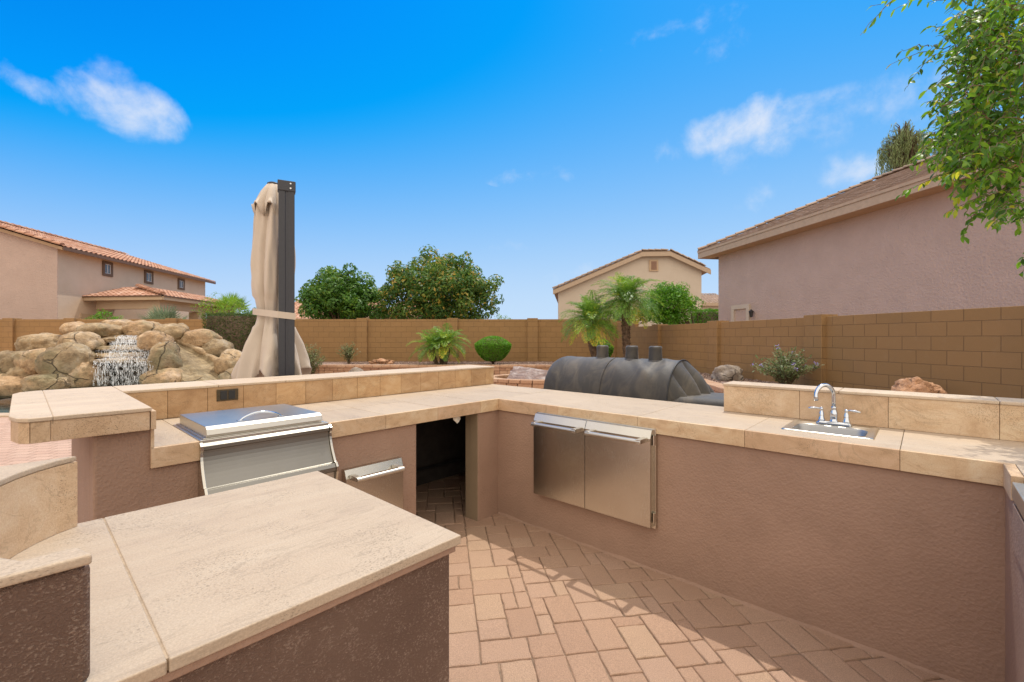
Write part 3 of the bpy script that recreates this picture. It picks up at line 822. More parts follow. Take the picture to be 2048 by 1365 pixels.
for s in (-1, 1):
    m = MB(); c = (s * .056, 0, 0)
    m.lathe([(.017, .015), (.018, .024), (.0135, .032), (.013, .046), (.0115, .062), (.008, .070), (.0085, .076), (.0095, .083), (.007, .089), (.002, .091)], c, 18)
    h = m.build('handle', 'chrome', FC, smooth=True)
    m = MB(); m.tube([(s * .056, 0, .081), (s * .075, -.004, .085), (s * .10, -.008, .084), (s * .118, -.01, .080)], [.004, .0045, .006, .0035], 10); m.build('lever', 'chrome', h, smooth=True)

# ================================================================ ISLAND (foreground slab with raised end)
IT = empty('island_counter', KW(1.26, -2.2, 0), KR, 'counter nearest the viewer, one wide beige slab on dark rough stucco with raised end', 'kitchen counter')
def I_(m): m.v = [(x - 1.26, y + 2.2, z) for x, y, z in m.v]; return m
m = MB(); m.box(.90, 1.632, -3.3, -1.84, -.03, TOP - .024); I_(m).build('stucco_base', 'stucco_rough', IT, bevel=.01, seg=3)
m = MB()
m.box(.862, 1.652, -2.4018, -1.824, TOP - .022, TOP, .55)
m.box(.862, 1.652, -3.3, -2.4042, TOP - .0225, TOP - .0005, .65)
o = I_(m).build('slab_top', 'travertine_top_long', IT, bevel=.0028, seg=3)
m = MB(); m.box(.865, 1.645, -2.4048, -2.4012, TOP - .02, TOP - .0018); I_(m).build('slab_joint', 'grout', IT)
m = MB(); m.box(1.634, 1.644, -3.3, -1.834, TOP - .040, TOP - .0235); I_(m).build('slab_bedding', 'stucco_kitchen', IT, bevel=.003)
# raised end: concave inner face between two horns
arc = []
cxr, cyr, rr_ = 1.285, -2.37, .42
a0, a1 = R(199), R(325)
for k in range(15):
    a = a0 + (a1 - a0) * k / 14
    arc.append((cxr + rr_ * math.cos(a), cyr + rr_ * math.sin(a) * .62 ))
inner = [(.885, arc[0][1] + .002)] * 0 + arc[:-1] + [(1.585, -2.498)]
poly = inner + [(1.632, -2.484), (1.632, -3.3), (.885, -3.3)]
m = MB(); m.prism(poly[::-1], 1.0835, 1.0985, .6); I_(m).build('raised_top', 'travertine_top_long', IT, bevel=.004, seg=3)
m = MB()
for a, b in zip(inner, inner[1:]):
    d_ = (Vector(b) - Vector(a)).normalized(); nn = Vector((-d_.y, d_.x)) * -.02
    m.slab([(a[0], a[1], TOP + .0005), (b[0], b[1], TOP + .0005), (b[0] + nn.x, b[1] + nn.y, TOP + .0005), (a[0] + nn.x, a[1] + nn.y, TOP + .0005)], (0, 0, 1.0825 - TOP), .5)
I_(m).build('raised_face_tiles', 'travertine_face', IT)
core = [(x + (0 if i not in (0,) else .01), y - .024) for i, (x, y) in enumerate(inner)]
core = [(min(max(x, .90), 1.58), y) for x, y in core]
m = MB(); m.prism((core + [(1.58, -3.3), (.90, -3.3)])[::-1], TOP + .0006, 1.0825, .5); I_(m).build('raised_core', 'stucco_rough', IT)
m = MB(); m.box(1.587, 1.624, -3.3, -2.486, TOP + .0005, 1.081)
I_(m).build('raised_end_render', 'stucco_rough', IT, bevel=.008, seg=3)

# ================================================================ COVERED SMOKER
SM = empty('covered_smoker_grill', KW(.31, 1.3, 0), KR, 'barrel smoker grill under a dusty black cover with three short stacks behind the counter', 'grill')
def S_(m): m.v = [(x - .31, y - 1.3, z) for x, y, z in m.v]; return m
def cover():
    m = MB(); NP, NA = 110, 70
    p0, p1 = -.32, .95
    def prof(a):   # a 0..1 from front hem over the top to the back hem
        if a < .22: return (1.3 - .355 + .02 * (a / .22), .42 + (.80 - .42) * a / .22)
        if a > .78: b = (a - .78) / .22; return (1.3 + .335 + .02 * b, .80 - .38 * b)
        t = PI * (1 - (a - .22) / .56)
        return (1.3 + .335 * math.cos(t) , .80 + .405 * math.sin(t) ** .85)
    vs = []
    for i in range(NP + 1):
        p = p0 + (p1 - p0) * i / NP
        for j in range(NA + 1):
            a = j / NA; q, h = prof(a)
            e = min(i, NP - i) / NP
            w = noise.noise(Vector((p * 2.2, q * 3, h * 3))) * .022
            cz = noise.noise(Vector((p * 4 + h * 5, q * 4 + p * 2, 2.0))); w += .013 * max(0, 1 - abs(cz) * 7) * (.4 + .6 * noise.noise(Vector((p * 2, h * 2, 7))) ** 2 * 4) * .6
            sag = .012 * math.cos((p - .15) / .29 * 2 * PI) if .1 < p < .75 else 0
            top = max(0, math.sin(PI * a))
            rnd_ = -.030 * max(0, 1 - i / 8.0) ** 2 * top
            vs.append((p, q + w * (q - 1.3) * 2, h + (w + rnd_) * top + sag * .3 * top))
    fs = [(i * (NA + 1) + j, (i + 1) * (NA + 1) + j, (i + 1) * (NA + 1) + j + 1, i * (NA + 1) + j + 1) for i in range(NP) for j in range(NA)]
    m.add(vs, fs)
    # left end
    c = len(m.v); ringv = [(i_) for i_ in range(NA + 1)]
    m.v.append((p0 - .01, 1.3, .6)); m.f += [(j, j + 1, c) for j in range(NA)]; m.t += [.5] * NA
    S_(m).build('cover', 'black_cover', SM, smooth=True)
    # right end: loose cloth gathered and slanting out over the side box
    m = MB(); rings = []; T = 14
    for k in range(T + 1):
        t = k / T; row = []
        for j in range(NA * 2 + 1):
            a = j / (NA * 2); q, h = prof(a)
            ang = a * PI
            q2 = 1.40 + (q - 1.3) * .72; h2 = .42 + (h - .42) * .12
            f = t
            fold = .085 * abs(math.sin(ang * 10 + t * 2.6 + .9 * math.sin(ang * 2))) ** .7 * math.sin(PI * min(1, .08 + t * .95)) - .03 
            p = p1 + .006 + .34 * t ** .8 * (1 - .35 * t) + fold
            if k == 0: p = p1 + .004
            row.append((p, q + (q2 - q) * f, h + (h2 - h) * f + (fold * .5 if k else 0)))
        rings.append(row)
    n = NA * 2 + 1
    m.add([v for r in rings for v in r], [(i * n + j, (i + 1) * n + j, (i + 1) * n + j + 1, i * n + j + 1) for i in range(T) for j in range(n - 1)])
    S_(m).build('gathered_end', 'black_cover', SM, smooth=True)
    for ps in (.318,):
        m = MB(); m.tube([(ps, prof(j / 40)[0] + (prof(j / 40)[0] - 1.3) * .01, prof(j / 40)[1] + .004) for j in range(41)], .004, 6); S_(m).build('seam', 'black_cover', SM, smooth=True)
    # piping seam on the rim
    m = MB(); m.tube([(p1 + .004, prof(j / 40)[0], prof(j / 40)[1] + .003) for j in range(41)], .006, 6); S_(m).build('piping', 'black_plastic', SM, smooth=True)
    for p in (.154, .469, .70):
        m = MB(); segs = 22; rings = []
        for (r, z) in ((.062, 1.165), (.060, 1.20), (.057, 1.25), (.056, 1.30), (.057, 1.312), (.050, 1.322), (.03, 1.324)):
            rings.append([(p + (r + .003 * math.sin(k * 2.3 + z * 40 + p * 9)) * math.cos(2 * PI * k / segs), 1.31 + (r + .003 * math.sin(k * 1.7 + p * 5)) * math.sin(2 * PI * k / segs), z + .002 * math.sin(k * 1.3)) for k in range(segs)])
        loft(m, rings, True); S_(m).build('stack_cover', 'black_cover', SM, smooth=True)
    # side box with its own slack cover
    m = MB(); rings = []
    def rr2(hx, hy, r, z, amp=0):
        return [(1.36 + x, 1.27 + y, z + amp * math.sin(x * 14 + y * 9)) for x, y in rrect(hx, hy, r, 8)]
    loft(m, [rr2(.40, .30, .06, .40), rr2(.40, .30, .06, .84, .01), rr2(.395, .295, .07, .90, .01), rr2(.36, .26, .08, .928, .006), rr2(.2, .14, .06, .932, .004), rr2(.03, .03, .02, .932)], True)
    S_(m).build('side_box_cover', 'black_cover', SM, smooth=True)
    m = MB(); 
    for p in (-.2, .85):
        for q in (1.05, 1.55): m.tube([(p, q, 0), (p, q, .5)], .02, 8)
    m.box(-.22, .87, 1.03, 1.57, .42, .46)
    S_(m).build('stand', 'black_plastic', SM)
cover()

# ================================================================ FOLDED CANTILEVER UMBRELLA
UM = empty('folded_patio_umbrella', (-1.954, 3.9, 0), 0, 'tall folded cantilever umbrella, beige canopy strapped to a charcoal square mast', 'umbrella')
def umbrella():
    S = 3.9 / 900
    top = EYE + (676 - 375) * S
    m = MB(); rz = R(28); c, s = math.cos(rz), math.sin(rz)
    def rot(x, y): return (c * x - s * y, s * x + c * y)
    hw, hd = .062, .040
    # fluted mast: square section with a rebate down each side
    sec = [(-hw, -hd), (-.012, -hd), (-.008, -hd + .005), (.008, -hd + .005), (.012, -hd), (hw, -hd), (hw, -.012), (hw - .005, -.008), (hw - .005, .008), (hw, .012),
           (hw, hd), (-hw, hd), (-hw, .012), (-hw + .005, .008), (-hw + .005, -.008), (-hw, -.012)]
    m.prism([rot(x, y) for x, y in sec], .03, top); m.build('mast', 'frame_charcoal', UM, bevel=.003)
    m = MB(); m.prism([rot(x, y) for x, y in ((-hw - .008, -hd - .008), (hw + .008, -hd - .008), (hw + .008, hd + .008), (-hw - .008, hd + .008))], top - .045, top + .045)
    cap = m.build('mast_cap', 'frame_charcoal', UM, bevel=.006, seg=3)
    for z in (top + .02, top - .02):
        m = MB(); x, y = rot(.03, -hd - .010); d = Vector((*rot(0, -1), 0)); a = Vector((x, y, z)); m.tube([a - d * .004, a + d * .004], .007, 10); m.build('bolt', 'bolt_steel', cap)
    m = MB(); m.prism([rot(x, y) for x, y in ((-.30, -.30), (.30, -.30), (.30, .30), (-.30, .30))], 0, .05); m.build('foot_plate', 'frame_charcoal', UM, bevel=.01)
    # canopy: pleated cloth hanging round a centre line behind and left of the mast
    cx0 = -.205; cy0 = .17
    S2 = 4.07 / 900
    def H(v): return EYE + (676 - v) * S2
    prof = [(369, .045), (374, .07), (385, .105), (400, .135), (414, .165)]
    def pleat(ang, n, amp, ph, sharp=1.0):
        return 1 + amp * (abs(math.sin(ang * n / 2 + ph)) ** sharp - .5)
    SEG = 160
    # top vent flap
    m = MB(); rings = []
    for (v, r) in prof + [(440, .163), (444, .155)]:
        row = []
        r *= .88
        for k in range(SEG):
            a = 2 * PI * k / SEG; am = .10 + .35 * min(1, max(0, (v - 372) / 50))
            rr = r * pleat(a, 8, am, .3, .8)
            dz = -.05 * (abs(math.sin(a * 4 + .3)) - .5) * max(0, (v - 385) / 55) - (.085 * math.cos(a * 8 + .6) if v > 430 else 0)
            row.append((cx0 + rr * math.cos(a), cy0 + rr * math.sin(a), H(min(v, 425)) + dz))
        rings.append(row)
    loft(m, rings, False, flip=True); o = m.build('vent_flap', 'canopy_cloth', UM, smooth=True)
    # main folded body
    body = [(398, .11), (415, .150), (440, .158), (470, .162), (500, .172), (535, .180), (570, .176), (600, .162), (618, .148), (628, .142), (640, .146), (660, .165), (685, .192), (712, .218), (740, .243), (770, .262)]
    m = MB(); rings = []; sub = []
    for (a, b) in zip(body, body[1:]):
        for t in (0, .25, .5, .75): sub.append((a[0] + (b[0] - a[0]) * t, a[1] + (b[1] - a[1]) * t))
    sub.append(body[-1])
    for (v, r) in sub:
        row = []
        tw = (v - 400) / 380; r *= .80 if v < 628 else .80 + .14 * min(1, (v - 628) / 60)
        for k in range(SEG):
            a = 2 * PI * k / SEG
            sw = .35 * math.sin(v / 70.0) + tw * .9
            am = .52 + .15 * max(0, (v - 640) / 130)
            if 595 < v < 655: am = .30
            w = abs(math.sin(a * 4 + sw + .5 * math.sin(a * 2))) ** .7 - .5
            w2 = .22 * math.sin(a * 13 + v / 40) + .2 * (abs(math.sin(a * 7.5 - v / 55)) - .5)
            rr = r * (1 + am * (w + w2 * .5))
            rr *= 1 + .05 * noise.noise(Vector((math.cos(a) * 2, math.sin(a) * 2, v / 60)))
            z = H(v)
            if v > 700: z += .17 * (v - 700) / 70 * max(0, math.sin(a * 4 + sw + .9)) * .9
            # the cloth is pressed flat where it meets the mast
            x = cx0 + rr * math.cos(a) * (1.0 if math.cos(a) < 0 else 1.02); y = cy0 + rr * math.sin(a) * .9
            if y < .055 and x > -.085 and x < .085: y = .055
            row.append((x, y, z))
        rings.append(row)
    loft(m, rings, False, flip=True); o = m.build('canopy', 'canopy_cloth', UM, smooth=True)
    sd = o.modifiers.new('s', 'SOLIDIFY'); sd.thickness = .004
    # crown finial
    m = MB(); m.lathe([(.05, H(371)), (.05, H(368)), (.035, H(366)), (.005, H(365.5))], (cx0, cy0, 0), 20); m.build('crown_cap', 'frame_charcoal', UM, smooth=True)
    # strap round cloth and mast
    m = MB(); N_ = 60; z = H(628)
    pts = []
    for k in range(N_):
        a = 2 * PI * k / N_
        x, y = cx0 + .160 * math.cos(a), cy0 + .155 * math.sin(a)
        pts.append(Vector((x, y)))
    corners = [Vector(rot(-hw - .004, -hd - .004)), Vector(rot(hw + .004, -hd - .004)), Vector(rot(hw + .004, hd))]
    allp = pts + corners
    allp.sort(key=lambda p: (p.x, p.y))
    def hull(ps):
        def cr(o, a, b): return (a.x - o.x) * (b.y - o.y) - (a.y - o.y) * (b.x - o.x)
        lo = []
        for p in ps:
            while len(lo) > 1 and cr(lo[-2], lo[-1], p) <= 0: lo.pop()
            lo.append(p)
        up = []
        for p in reversed(ps):
            while len(up) > 1 and cr(up[-2], up[-1], p) <= 0: up.pop()
            up.append(p)
        return lo[:-1] + up[:-1]
    hp = hull(allp)
    rings = [[(p.x, p.y, z + dz - .12 * (p.x + .2)) for p in hp] for dz in (-.028, .028)]
    loft(m, rings, False, flip=False); o = m.build('strap', 'canopy_cloth', UM, bevel=0); sd = o.modifiers.new('s', 'SOLIDIFY'); sd.thickness = .004; sd.offset = 1
    # inner pole seen under the cloth
    m = MB(); m.tube([(cx0, cy0, H(770)), (cx0, cy0, top - .1)], .02, 12); m.build('canopy_pole', 'frame_charcoal', UM)
umbrella()

# ================================================================ ROCKS
def rock_mesh(m, c, rad, seed, rough=.22, subd=4, squash=1.0, cell=1.3, flat=0.0):
    bm = bmesh.new(); bmesh.ops.create_icosphere(bm, subdivisions=subd, radius=1)
    sv = Vector((seed * 3.17 % 91, seed * 7.7 % 53, seed * 1.9 % 37))
    rz = Matrix.Rotation(seed * 1.3, 3, 'Z')
    base = len(m.v); vs = []
    for v in bm.verts:
        p = v.co.copy(); n = p.normalized()
        d = noise.noise(n * cell + sv) * rough * 1.7 + noise.noise(n * cell * 2.7 + sv) * rough * .6 + noise.noise(n * 7 + sv) * rough * .22
        cf = noise.voronoi(n * 1.35 + sv)[0]; d -= max(0, .13 - (cf[1] - cf[0])) * rough * 6; d -= cf[0] * rough * .5
        q = n * (1 + d)
        sgn = lambda t: math.copysign(abs(t) ** .9, t)
        q = Vector((sgn(q.x), sgn(q.y), sgn(q.z)))
        if q.z < -.6: q.z = -.6 + (q.z + .6) * .3
        vs.append((c[0] + q.x * rad[0], c[1] + q.y * rad[1], c[2] + q.z * rad[2]))
    fs = [tuple(v.index for v in f.verts) for f in bm.faces]; bm.free()
    m.add(vs, fs)
def lone_rock(name, loc, rad, mat, label, seed, rough=.25, rz=0):
    m = MB(); rock_mesh(m, (0, 0, rad[2] * .5), rad, seed, rough)
    o = m.build(name, mat, smooth=True, loc=loc); o.rotation_euler = (0, 0, rz)
    return tag(o, label, 'boulder')
BED = .48
lone_rock('boulder', P(762, 729, 15.9) * 1, (.40, .25, .13), 'rock_orange', 'flat orange rock on the gravel bed left of the cluster of pygmy palms', 3, .3)
lone_rock('boulder', Vector((-4.62, 13.3, 0)), (.36, .3, .34), 'rock_grey', 'round grey boulder just above the bar ledge, right of the folded umbrella', 5, .16)
lone_rock('boulder', Vector((4.78, 10.0, BED - .05)), (.34, .3, .26), 'rock_grey', 'pointed grey boulder on gravel in front of the block wall, right of the covered grill', 33, .17)
lone_rock('boulder', Vector((5.58, 6.2, BED - .05)), (.34, .25, .29), 'rock_orange', 'rusty brown boulder peeking over the splash behind the sink', 26, .2, .4)
lone_rock('boulder', Vector((2.0, 13.4, BED - .08)), (.30, .2, .20), 'rock_orange', 'small tan rock at the foot of the left tall palm', 9, .22)

# ---------------------------------------------------------------- rock waterfall
WF = empty('rock_waterfall', (-9.0, 10.9, 0), 0, 'artificial boulder waterfall with a water slide beside the pool', 'waterfall')
def W_(m): m.v = [(x + 9.0, y - 10.9, z) for x, y, z in m.v]; return m
bl = [(35, 735, 42, 36, 10.6, 0), (88, 690, 46, 23, 11.2, 0), (86, 728, 44, 32, 10.5, 0), (138, 728, 48, 44, 10.3, 0), (163, 690, 40, 26, 10.7, 0),
      (152, 660, 26, 17, 11.4, 0), (205, 664, 44, 18, 11.5, 0), (240, 655, 36, 17, 11.9, 0), (290, 665, 38, 24, 11.7, 0), (345, 668, 34, 23, 11.5, 0),
      (403, 681, 38, 22, 11.6, 0), (436, 703, 32, 24, 11.4, 0), (464, 734, 32, 36, 10.9, 0), (312, 686, 32, 24, 10.7, 0), (334, 724, 27, 40, 10.3, 0),
      (104, 768, 46, 24, 10.0, 0), (38, 775, 50, 24, 10.1, 0), (60, 752, 40, 26, 10.5, 0), (172, 752, 38, 36, 10.3, 0), (2, 745, 30, 44, 10.7, 0),
      (12, 775, 40, 30, 10.3, 0), (330, 765, 44, 28, 10.1, 0), (470, 765, 34, 30, 10.3, 0), (-60, 750, 50, 45, 10.8, 0), (-50, 780, 60, 35, 10.3, 0),
      (255, 700, 90, 40, 12.1, 0), (120, 715, 50, 40, 11.6, 0)]
for i, (u, v, rx, ry, Y, _) in enumerate(bl):
    m = MB(); c = P(u, v, Y); s = Y / 900
    m.t = []; rock_mesh(m, c, (rx * s * .97, max(rx, ry) * s * .8, ry * s * 1.0), i + 2, .13, cell=1.0)
    m.t = [(i * .37) % 1] * len(m.f); W_(m).build('boulder', 'rock_fall', WF, smooth=True)
# cascade ledges and wet cave
led = [(247, 681, 46, 7, 11.25), (245, 697, 52, 7, 11.0), (243, 712, 62, 7.5, 10.75), (243, 722, 64, 6, 10.45)]
for i, (u, v, rx, ry, Y) in enumerate(led):
    m = MB(); s = Y / 900; c = P(u, v, Y); rock_mesh(m, c, (rx * s, .42, ry * s), 40 + i, .12, 4); W_(m).build('ledge', 'rock_slide', WF, smooth=True)
m = MB(); c = P(243, 735, 11.3); m.box(c.x - .95, c.x + .95, 10.95, 11.6, -.3, c.z + .35); W_(m).build('cave_wall', 'rock_wet', WF, bevel=.05)
m = MB(); c = P(246, 690, 11.6); m.box(c.x - .72, c.x + .72, 11.35, 11.9, .6, c.z + .12); W_(m).build('cascade_core', 'rock_slide', WF, bevel=.08)
# water: strands and drops falling from each ledge
def strands(name, specs, seed):
    r = random.Random(seed); m = MB()
    for (u0, u1, v0, v1, Y, n, spread) in specs:
        for _ in range(n):
            u = r.uniform(u0, u1) + 8 * math.sin(r.random() * 6); va = v0 + (v1 - v0) * r.random() ** 1.5; ln = r.uniform(.8, 3.5) if r.random() < .8 else r.uniform(4, 14)
            vb = min(v1 + 3, va + ln); a = P(u, va, Y - .45 + r.uniform(-spread, spread)); b = P(u + r.uniform(-.6, .6), vb, a.y); b.y = a.y
            w = r.uniform(.002, .0065) 
            m.tube([a, (a + b) / 2 + Vector((r.uniform(-.01, .01), 0, 0)), b], [w * .4, w, w * .7], 4, caps=False)
    W_(m).build(name, 'water_spray', WF)['kind'] = 'stuff'
strands('falling_water', [(190, 300, 722, 768, 10.35, 300, .05), (190, 235, 722, 764, 10.33, 110, .05), (262, 298, 722, 760, 10.33, 70, .05)], 1)
strands('cascade_water', [(205, 285, 712, 721, 10.55, 120, .12), (200, 290, 699, 711, 10.8, 130, .15), (225, 285, 684, 697, 11.05, 220, .15), (237, 272, 672, 684, 11.25, 170, .12)], 2)
# thin broken film of water behind the drops
n = NT('water_film')
vv_ = n.mapv((9, 9, 1.3)); a_ = n.noise(3.2, 6, .62, vv_, .4); b_ = n.noise(34, 3, .7, n.mapv((1, 1, .5)))
fac = n.math('MULTIPLY', n.rng(n.math('ADD', n.math('MULTIPLY', a_, .7), n.math('MULTIPLY', b_, .3)), .48, .66), .85)
n.color((.90, .95, .98)).rough(.3)
tr_ = n.n('ShaderNodeBsdfTransparent'); mx_ = n.n('ShaderNodeMixShader'); n.l(fac, mx_.inputs[0]); n.l(tr_.outputs[0], mx_.inputs[1]); n.l(n.b.outputs[0], mx_.inputs[2])
n.l(mx_.outputs[0], n.t.nodes['Material Output'].inputs['Surface'])
def film(name, u0, u1, rows):
    m = MB(); N_ = 24; vs = []
    for (v, Y, du) in rows:
        for k in range(N_ + 1):
            p = P(u0 - du + (u1 - u0 + 2 * du) * k / N_, v, Y); p.y += .04 * math.sin(k * 1.9) + .02 * math.sin(k * 4.3 + v); vs.append(p)
    m.add(vs, [(i * (N_ + 1) + k, i * (N_ + 1) + k + 1, (i + 1) * (N_ + 1) + k + 1, (i + 1) * (N_ + 1) + k) for i in range(len(rows) - 1) for k in range(N_)])
    W_(m).build(name, 'water_film', WF, smooth=True)
film('water_sheet', 188, 303, [(718, 10.1, -6), (722, 9.98, 0), (735, 9.93, 0), (750, 9.9, 0), (772, 9.88, 2)])
film('cascade_sheet', 222, 288, [(671, 11.0, -18), (679, 10.85, -6), (684, 10.72, 0), (694, 10.62, 4), (699, 10.48, 8), (708, 10.4, 12), (712, 10.28, 16), (719, 10.12, 18)])
# slide: banked channel that swings down to the pool
def slide():
    rim = [(335, 672, 11.3), (356, 681, 11.3), (380, 693, 11.2), (408, 708, 11.05), (430, 722, 10.9), (441, 738, 10.7), (443, 755, 10.5), (440, 775, 10.35)]
    bed = [(340, 684, 11.0), (352, 694, 10.9), (364, 708, 10.75), (376, 724, 10.55), (388, 738, 10.35), (400, 750, 10.2), (410, 760, 10.05), (414, 780, 9.95)]
    lip = [(330, 682, 10.8), (342, 700, 10.65), (352, 716, 10.5), (358, 734, 10.3), (362, 748, 10.1), (364, 758, 9.95), (362, 768, 9.85), (356, 784, 9.75)]
    def sm(pts, f):
        x = f * (len(pts) - 1); k = min(len(pts) - 2, int(x)); a = P(*pts[max(0, k - 1)]); b = P(*pts[k]); c = P(*pts[k + 1]); d = P(*pts[min(len(pts) - 1, k + 2)]); t = x - k
        return .5 * ((2 * b) + (c - a) * t + (2 * a - 5 * b + 4 * c - d) * t * t + (3 * b - a - 3 * c + d) * t ** 3)
    m = MB(); NS, NT_ = 26, 17; vs = []
    for i in range(NS + 1):
        f = i / NS; r_, b_, l_ = sm(rim, f), sm(bed, f), sm(lip, f)
        for k in range(NT_ + 1):
            t = k / NT_
            if t < .6: q = t / .6; p = b_.lerp(r_, 1 - q) + Vector((.10, .12, -.10)) * math.sin(PI * q)
            else: q = (t - .6) / .4; p = b_.lerp(l_, q) + Vector((0, 0, -.03 * math.sin(PI * q)))
            vs.append(p)
    n = NT_ + 1; m.add(vs, [(i * n + k, i * n + k + 1, (i + 1) * n + k + 1, (i + 1) * n + k) for i in range(NS) for k in range(NT_)], .25)
    o = W_(m).build('water_slide', 'rock_slide', WF, smooth=True); sd = o.modifiers.new('s', 'SOLIDIFY'); sd.thickness = .12; sd.offset = -1
    m = MB(); ps = [sm(rim, k / 20) - Vector((9 * 0, 0, 0)) + Vector((.03, .05, -.02)) for k in range(21)]; m.tube(ps, [.07 + .015 * math.sin(k * 1.9) for k in range(21)], 10, .4); W_(m).build('slide_rim', 'rock_fall', WF, smooth=True)
slide()

# ================================================================ GARDEN WALLS
def wall_run(name, a, b, h, pillars, label, th=.15, base=-.05, steps=None, side=-1):
    a = Vector(a); b = Vector(b); d = (b - a); ln = d.length; rz = math.atan2(d.y, d.x)
    t = empty(name, (a.x, a.y, 0), rz, label, 'wall')
    m = MB()
    for (x0, x1, hh) in (steps or [(0, ln, h)]): m.box(x0, x1, 0, th, base, hh)
    m.build('block_panel', 'wall_block', t, bevel=.006)
    for x, hp in pillars:
        m = MB(); m.box(x - .205, x + .205, -.10, th + .10, base, hp + .04); m.build('pillar', 'wall_block', t, bevel=.008)
    return t
WY = 17.7
hb = EYE + 37 * WY / 900
px = lambda u: (u - 1024) * WY / 900
xs = [px(u) for u in (-330, -160, 20, 142, 345, 545, 725, 905, 1065)]
X0 = px(-520)
wall_run('block_wall', (X0, WY), (4.05, WY), hb, [(x - X0, hb) for x in xs], 'long tan concrete block wall across the back of the garden behind the waterfall')
def rw(Y): return 6.22 - .175 * (Y - 5.48)
a = Vector((rw(17.9), 17.9)); b = Vector((rw(-1.5), -1.5)); ln = (b - a).length; k_ = ln / 19.4
hr = 1.79
pill = [((17.9 - Y) * k_, hr) for Y in (14.4, 11.45, 8.42, 5.05, 2.0)] + [(.12, 2.02)]
wall_run('block_wall', a, b, hr, pill, 'tan concrete block wall with square pillars along the right side, below the pink house', steps=[(0, 1.9, 2.0), (1.9, ln, hr)])

# retaining walls with irregular blocks
def retaining(name, path, h, label, th=.26, closed=False, base=-.02):
    t = empty(name, (path[0][0], path[0][1], 0), 0, label, 'planter wall'); o0 = Vector((path[0][0], path[0][1], 0))
    pts = [Vector((x, y)) for x, y in path]
    if closed: pts.append(pts[0])
    # resample
    L = [0]
    for p, q in zip(pts, pts[1:]): L.append(L[-1] + (q - p).length)
    def at(s):
        s = max(0, min(s, L[-1]))
        for i in range(len(L) - 1):
            if s <= L[i + 1] + 1e-9:
                f = (s - L[i]) / (L[i + 1] - L[i]); return pts[i].lerp(pts[i + 1], f)
    r = random.Random(len(path)); m = MB(); c = MB()
    nc = max(2, round((h - .07) / .1)); ch = (h - .07) / nc
    for j in range(nc):
        s = -r.uniform(0, .2)
        while s < L[-1]:
            w = r.choice((.18, .26, .3, .36)); a = at(s + .004); b = at(min(s + w - .004, L[-1])); s += w
            d = b - a
            if d.length < .03: continue
            d.normalize(); nn = Vector((-d.y, d.x)) * th / 2; e = r.uniform(-.012, .012)
            m.slab([(*(a + nn * (1 + e * 4) - o0.xy), base + j * ch + .003), (*(b + nn * (1 + e * 4) - o0.xy), base + j * ch + .003), (*(b - nn * (1 + e * 4) - o0.xy), base + j * ch + .003), (*(a - nn * (1 + e * 4) - o0.xy), base + j * ch + .003)], (0, 0, ch - .005), r.random())
    s = 0
    while s < L[-1]:
        w = .3; a = at(s + .003); b = at(min(s + w - .003, L[-1])); s += w; d = b - a
        if d.length < .02: continue
        d.normalize(); nn = Vector((-d.y, d.x)) * (th / 2 + .03)
        z = base + nc * ch + .002
        c.slab([(*(a + nn - o0.xy), z), (*(b + nn - o0.xy), z), (*(b - nn - o0.xy), z), (*(a - nn - o0.xy), z)], (0, 0, h - z), .6 + .4 * r.random())
    m.build('block_courses', 'retaining_block', t, bevel=.012); c.build('cap_stones', 'retaining_block', t, bevel=.012)
RP = [(-8.2, 15.0), (-4, 15.0), (0, 15.0), (1.8, 14.9), (3.2, 14.2), (4.0, 12.8), (4.25, 11.2), (4.05, 9.6), (3.9, 8.0), (4.0, 6.0), (4.3, 4.0), (4.6, 1.0)]
retaining('retaining_wall', RP, .5, 'low curved retaining wall of tan blocks holding the gravel bed along the garden edge')
cx, cy, rx, ry = .9, 12.5, 1.55, 1.0
retaining('ring_planter', [(cx + rx * math.cos(2 * PI * k / 28), cy + ry * math.sin(2 * PI * k / 28)) for k in range(28)], .32, 'oval ring of low tan blocks behind the counter corner with a sloping slab in it', closed=True, th=.22)
m = MB(); m.prism([(cx + (rx - .1) * math.cos(2 * PI * k / 28), cy + (ry - .1) * math.sin(2 * PI * k / 28)) for k in range(28)], -.02, .08)
tag(m.build('planter_soil', 'soil'), kind='structure')
# sloping slab boulder
def slabrock():
    m = MB(); n = 16; v = []
    for lay, dz in ((0, 0), (1, -.16)):
        for i in range(n + 1):
            for j in range(n + 1):
                u_, w_ = i / n - .5, j / n - .5
                x = u_ * 1.0 + w_ * .25 + .05 * noise.noise(Vector((j * .4, lay, 3))); y = w_ * 1.0
                z = .40 * (w_) - .10 * u_ + .03 * noise.noise(Vector((u_ * 5, w_ * 5, 1))) + .03 * abs(noise.noise(Vector((u_ * 3 + w_ * 7, u_ * 4, 9)))) + dz
                v.append((x, y, z + .33))
    N1 = (n + 1) ** 2; f = []
    for i in range(n):
        for j in range(n):
            a = i * (n + 1) + j; f.append((a, a + n + 1, a + n + 2, a + 1)); f.append((a + N1, a + 1 + N1, a + n + 2 + N1, a + n + 1 + N1))
    ed = [(i, 0) for i in range(n)] + [(n, j) for j in range(n)] + [(i, n) for i in range(n, 0, -1)] + [(0, j) for j in range(n, 0, -1)]
    ids = [i * (n + 1) + j for i, j in ed]
    for a, b in zip(ids, ids[1:] + ids[:1]): f.append((a, a + N1, b + N1, b))
    m.add(v, f); o = m.build('slab_boulder', 'rock_purple', loc=(.42, 12.35, 0)); tag(o, 'flat purplish grey slab of rock tilted inside the ring of low blocks', 'boulder')
slabrock()
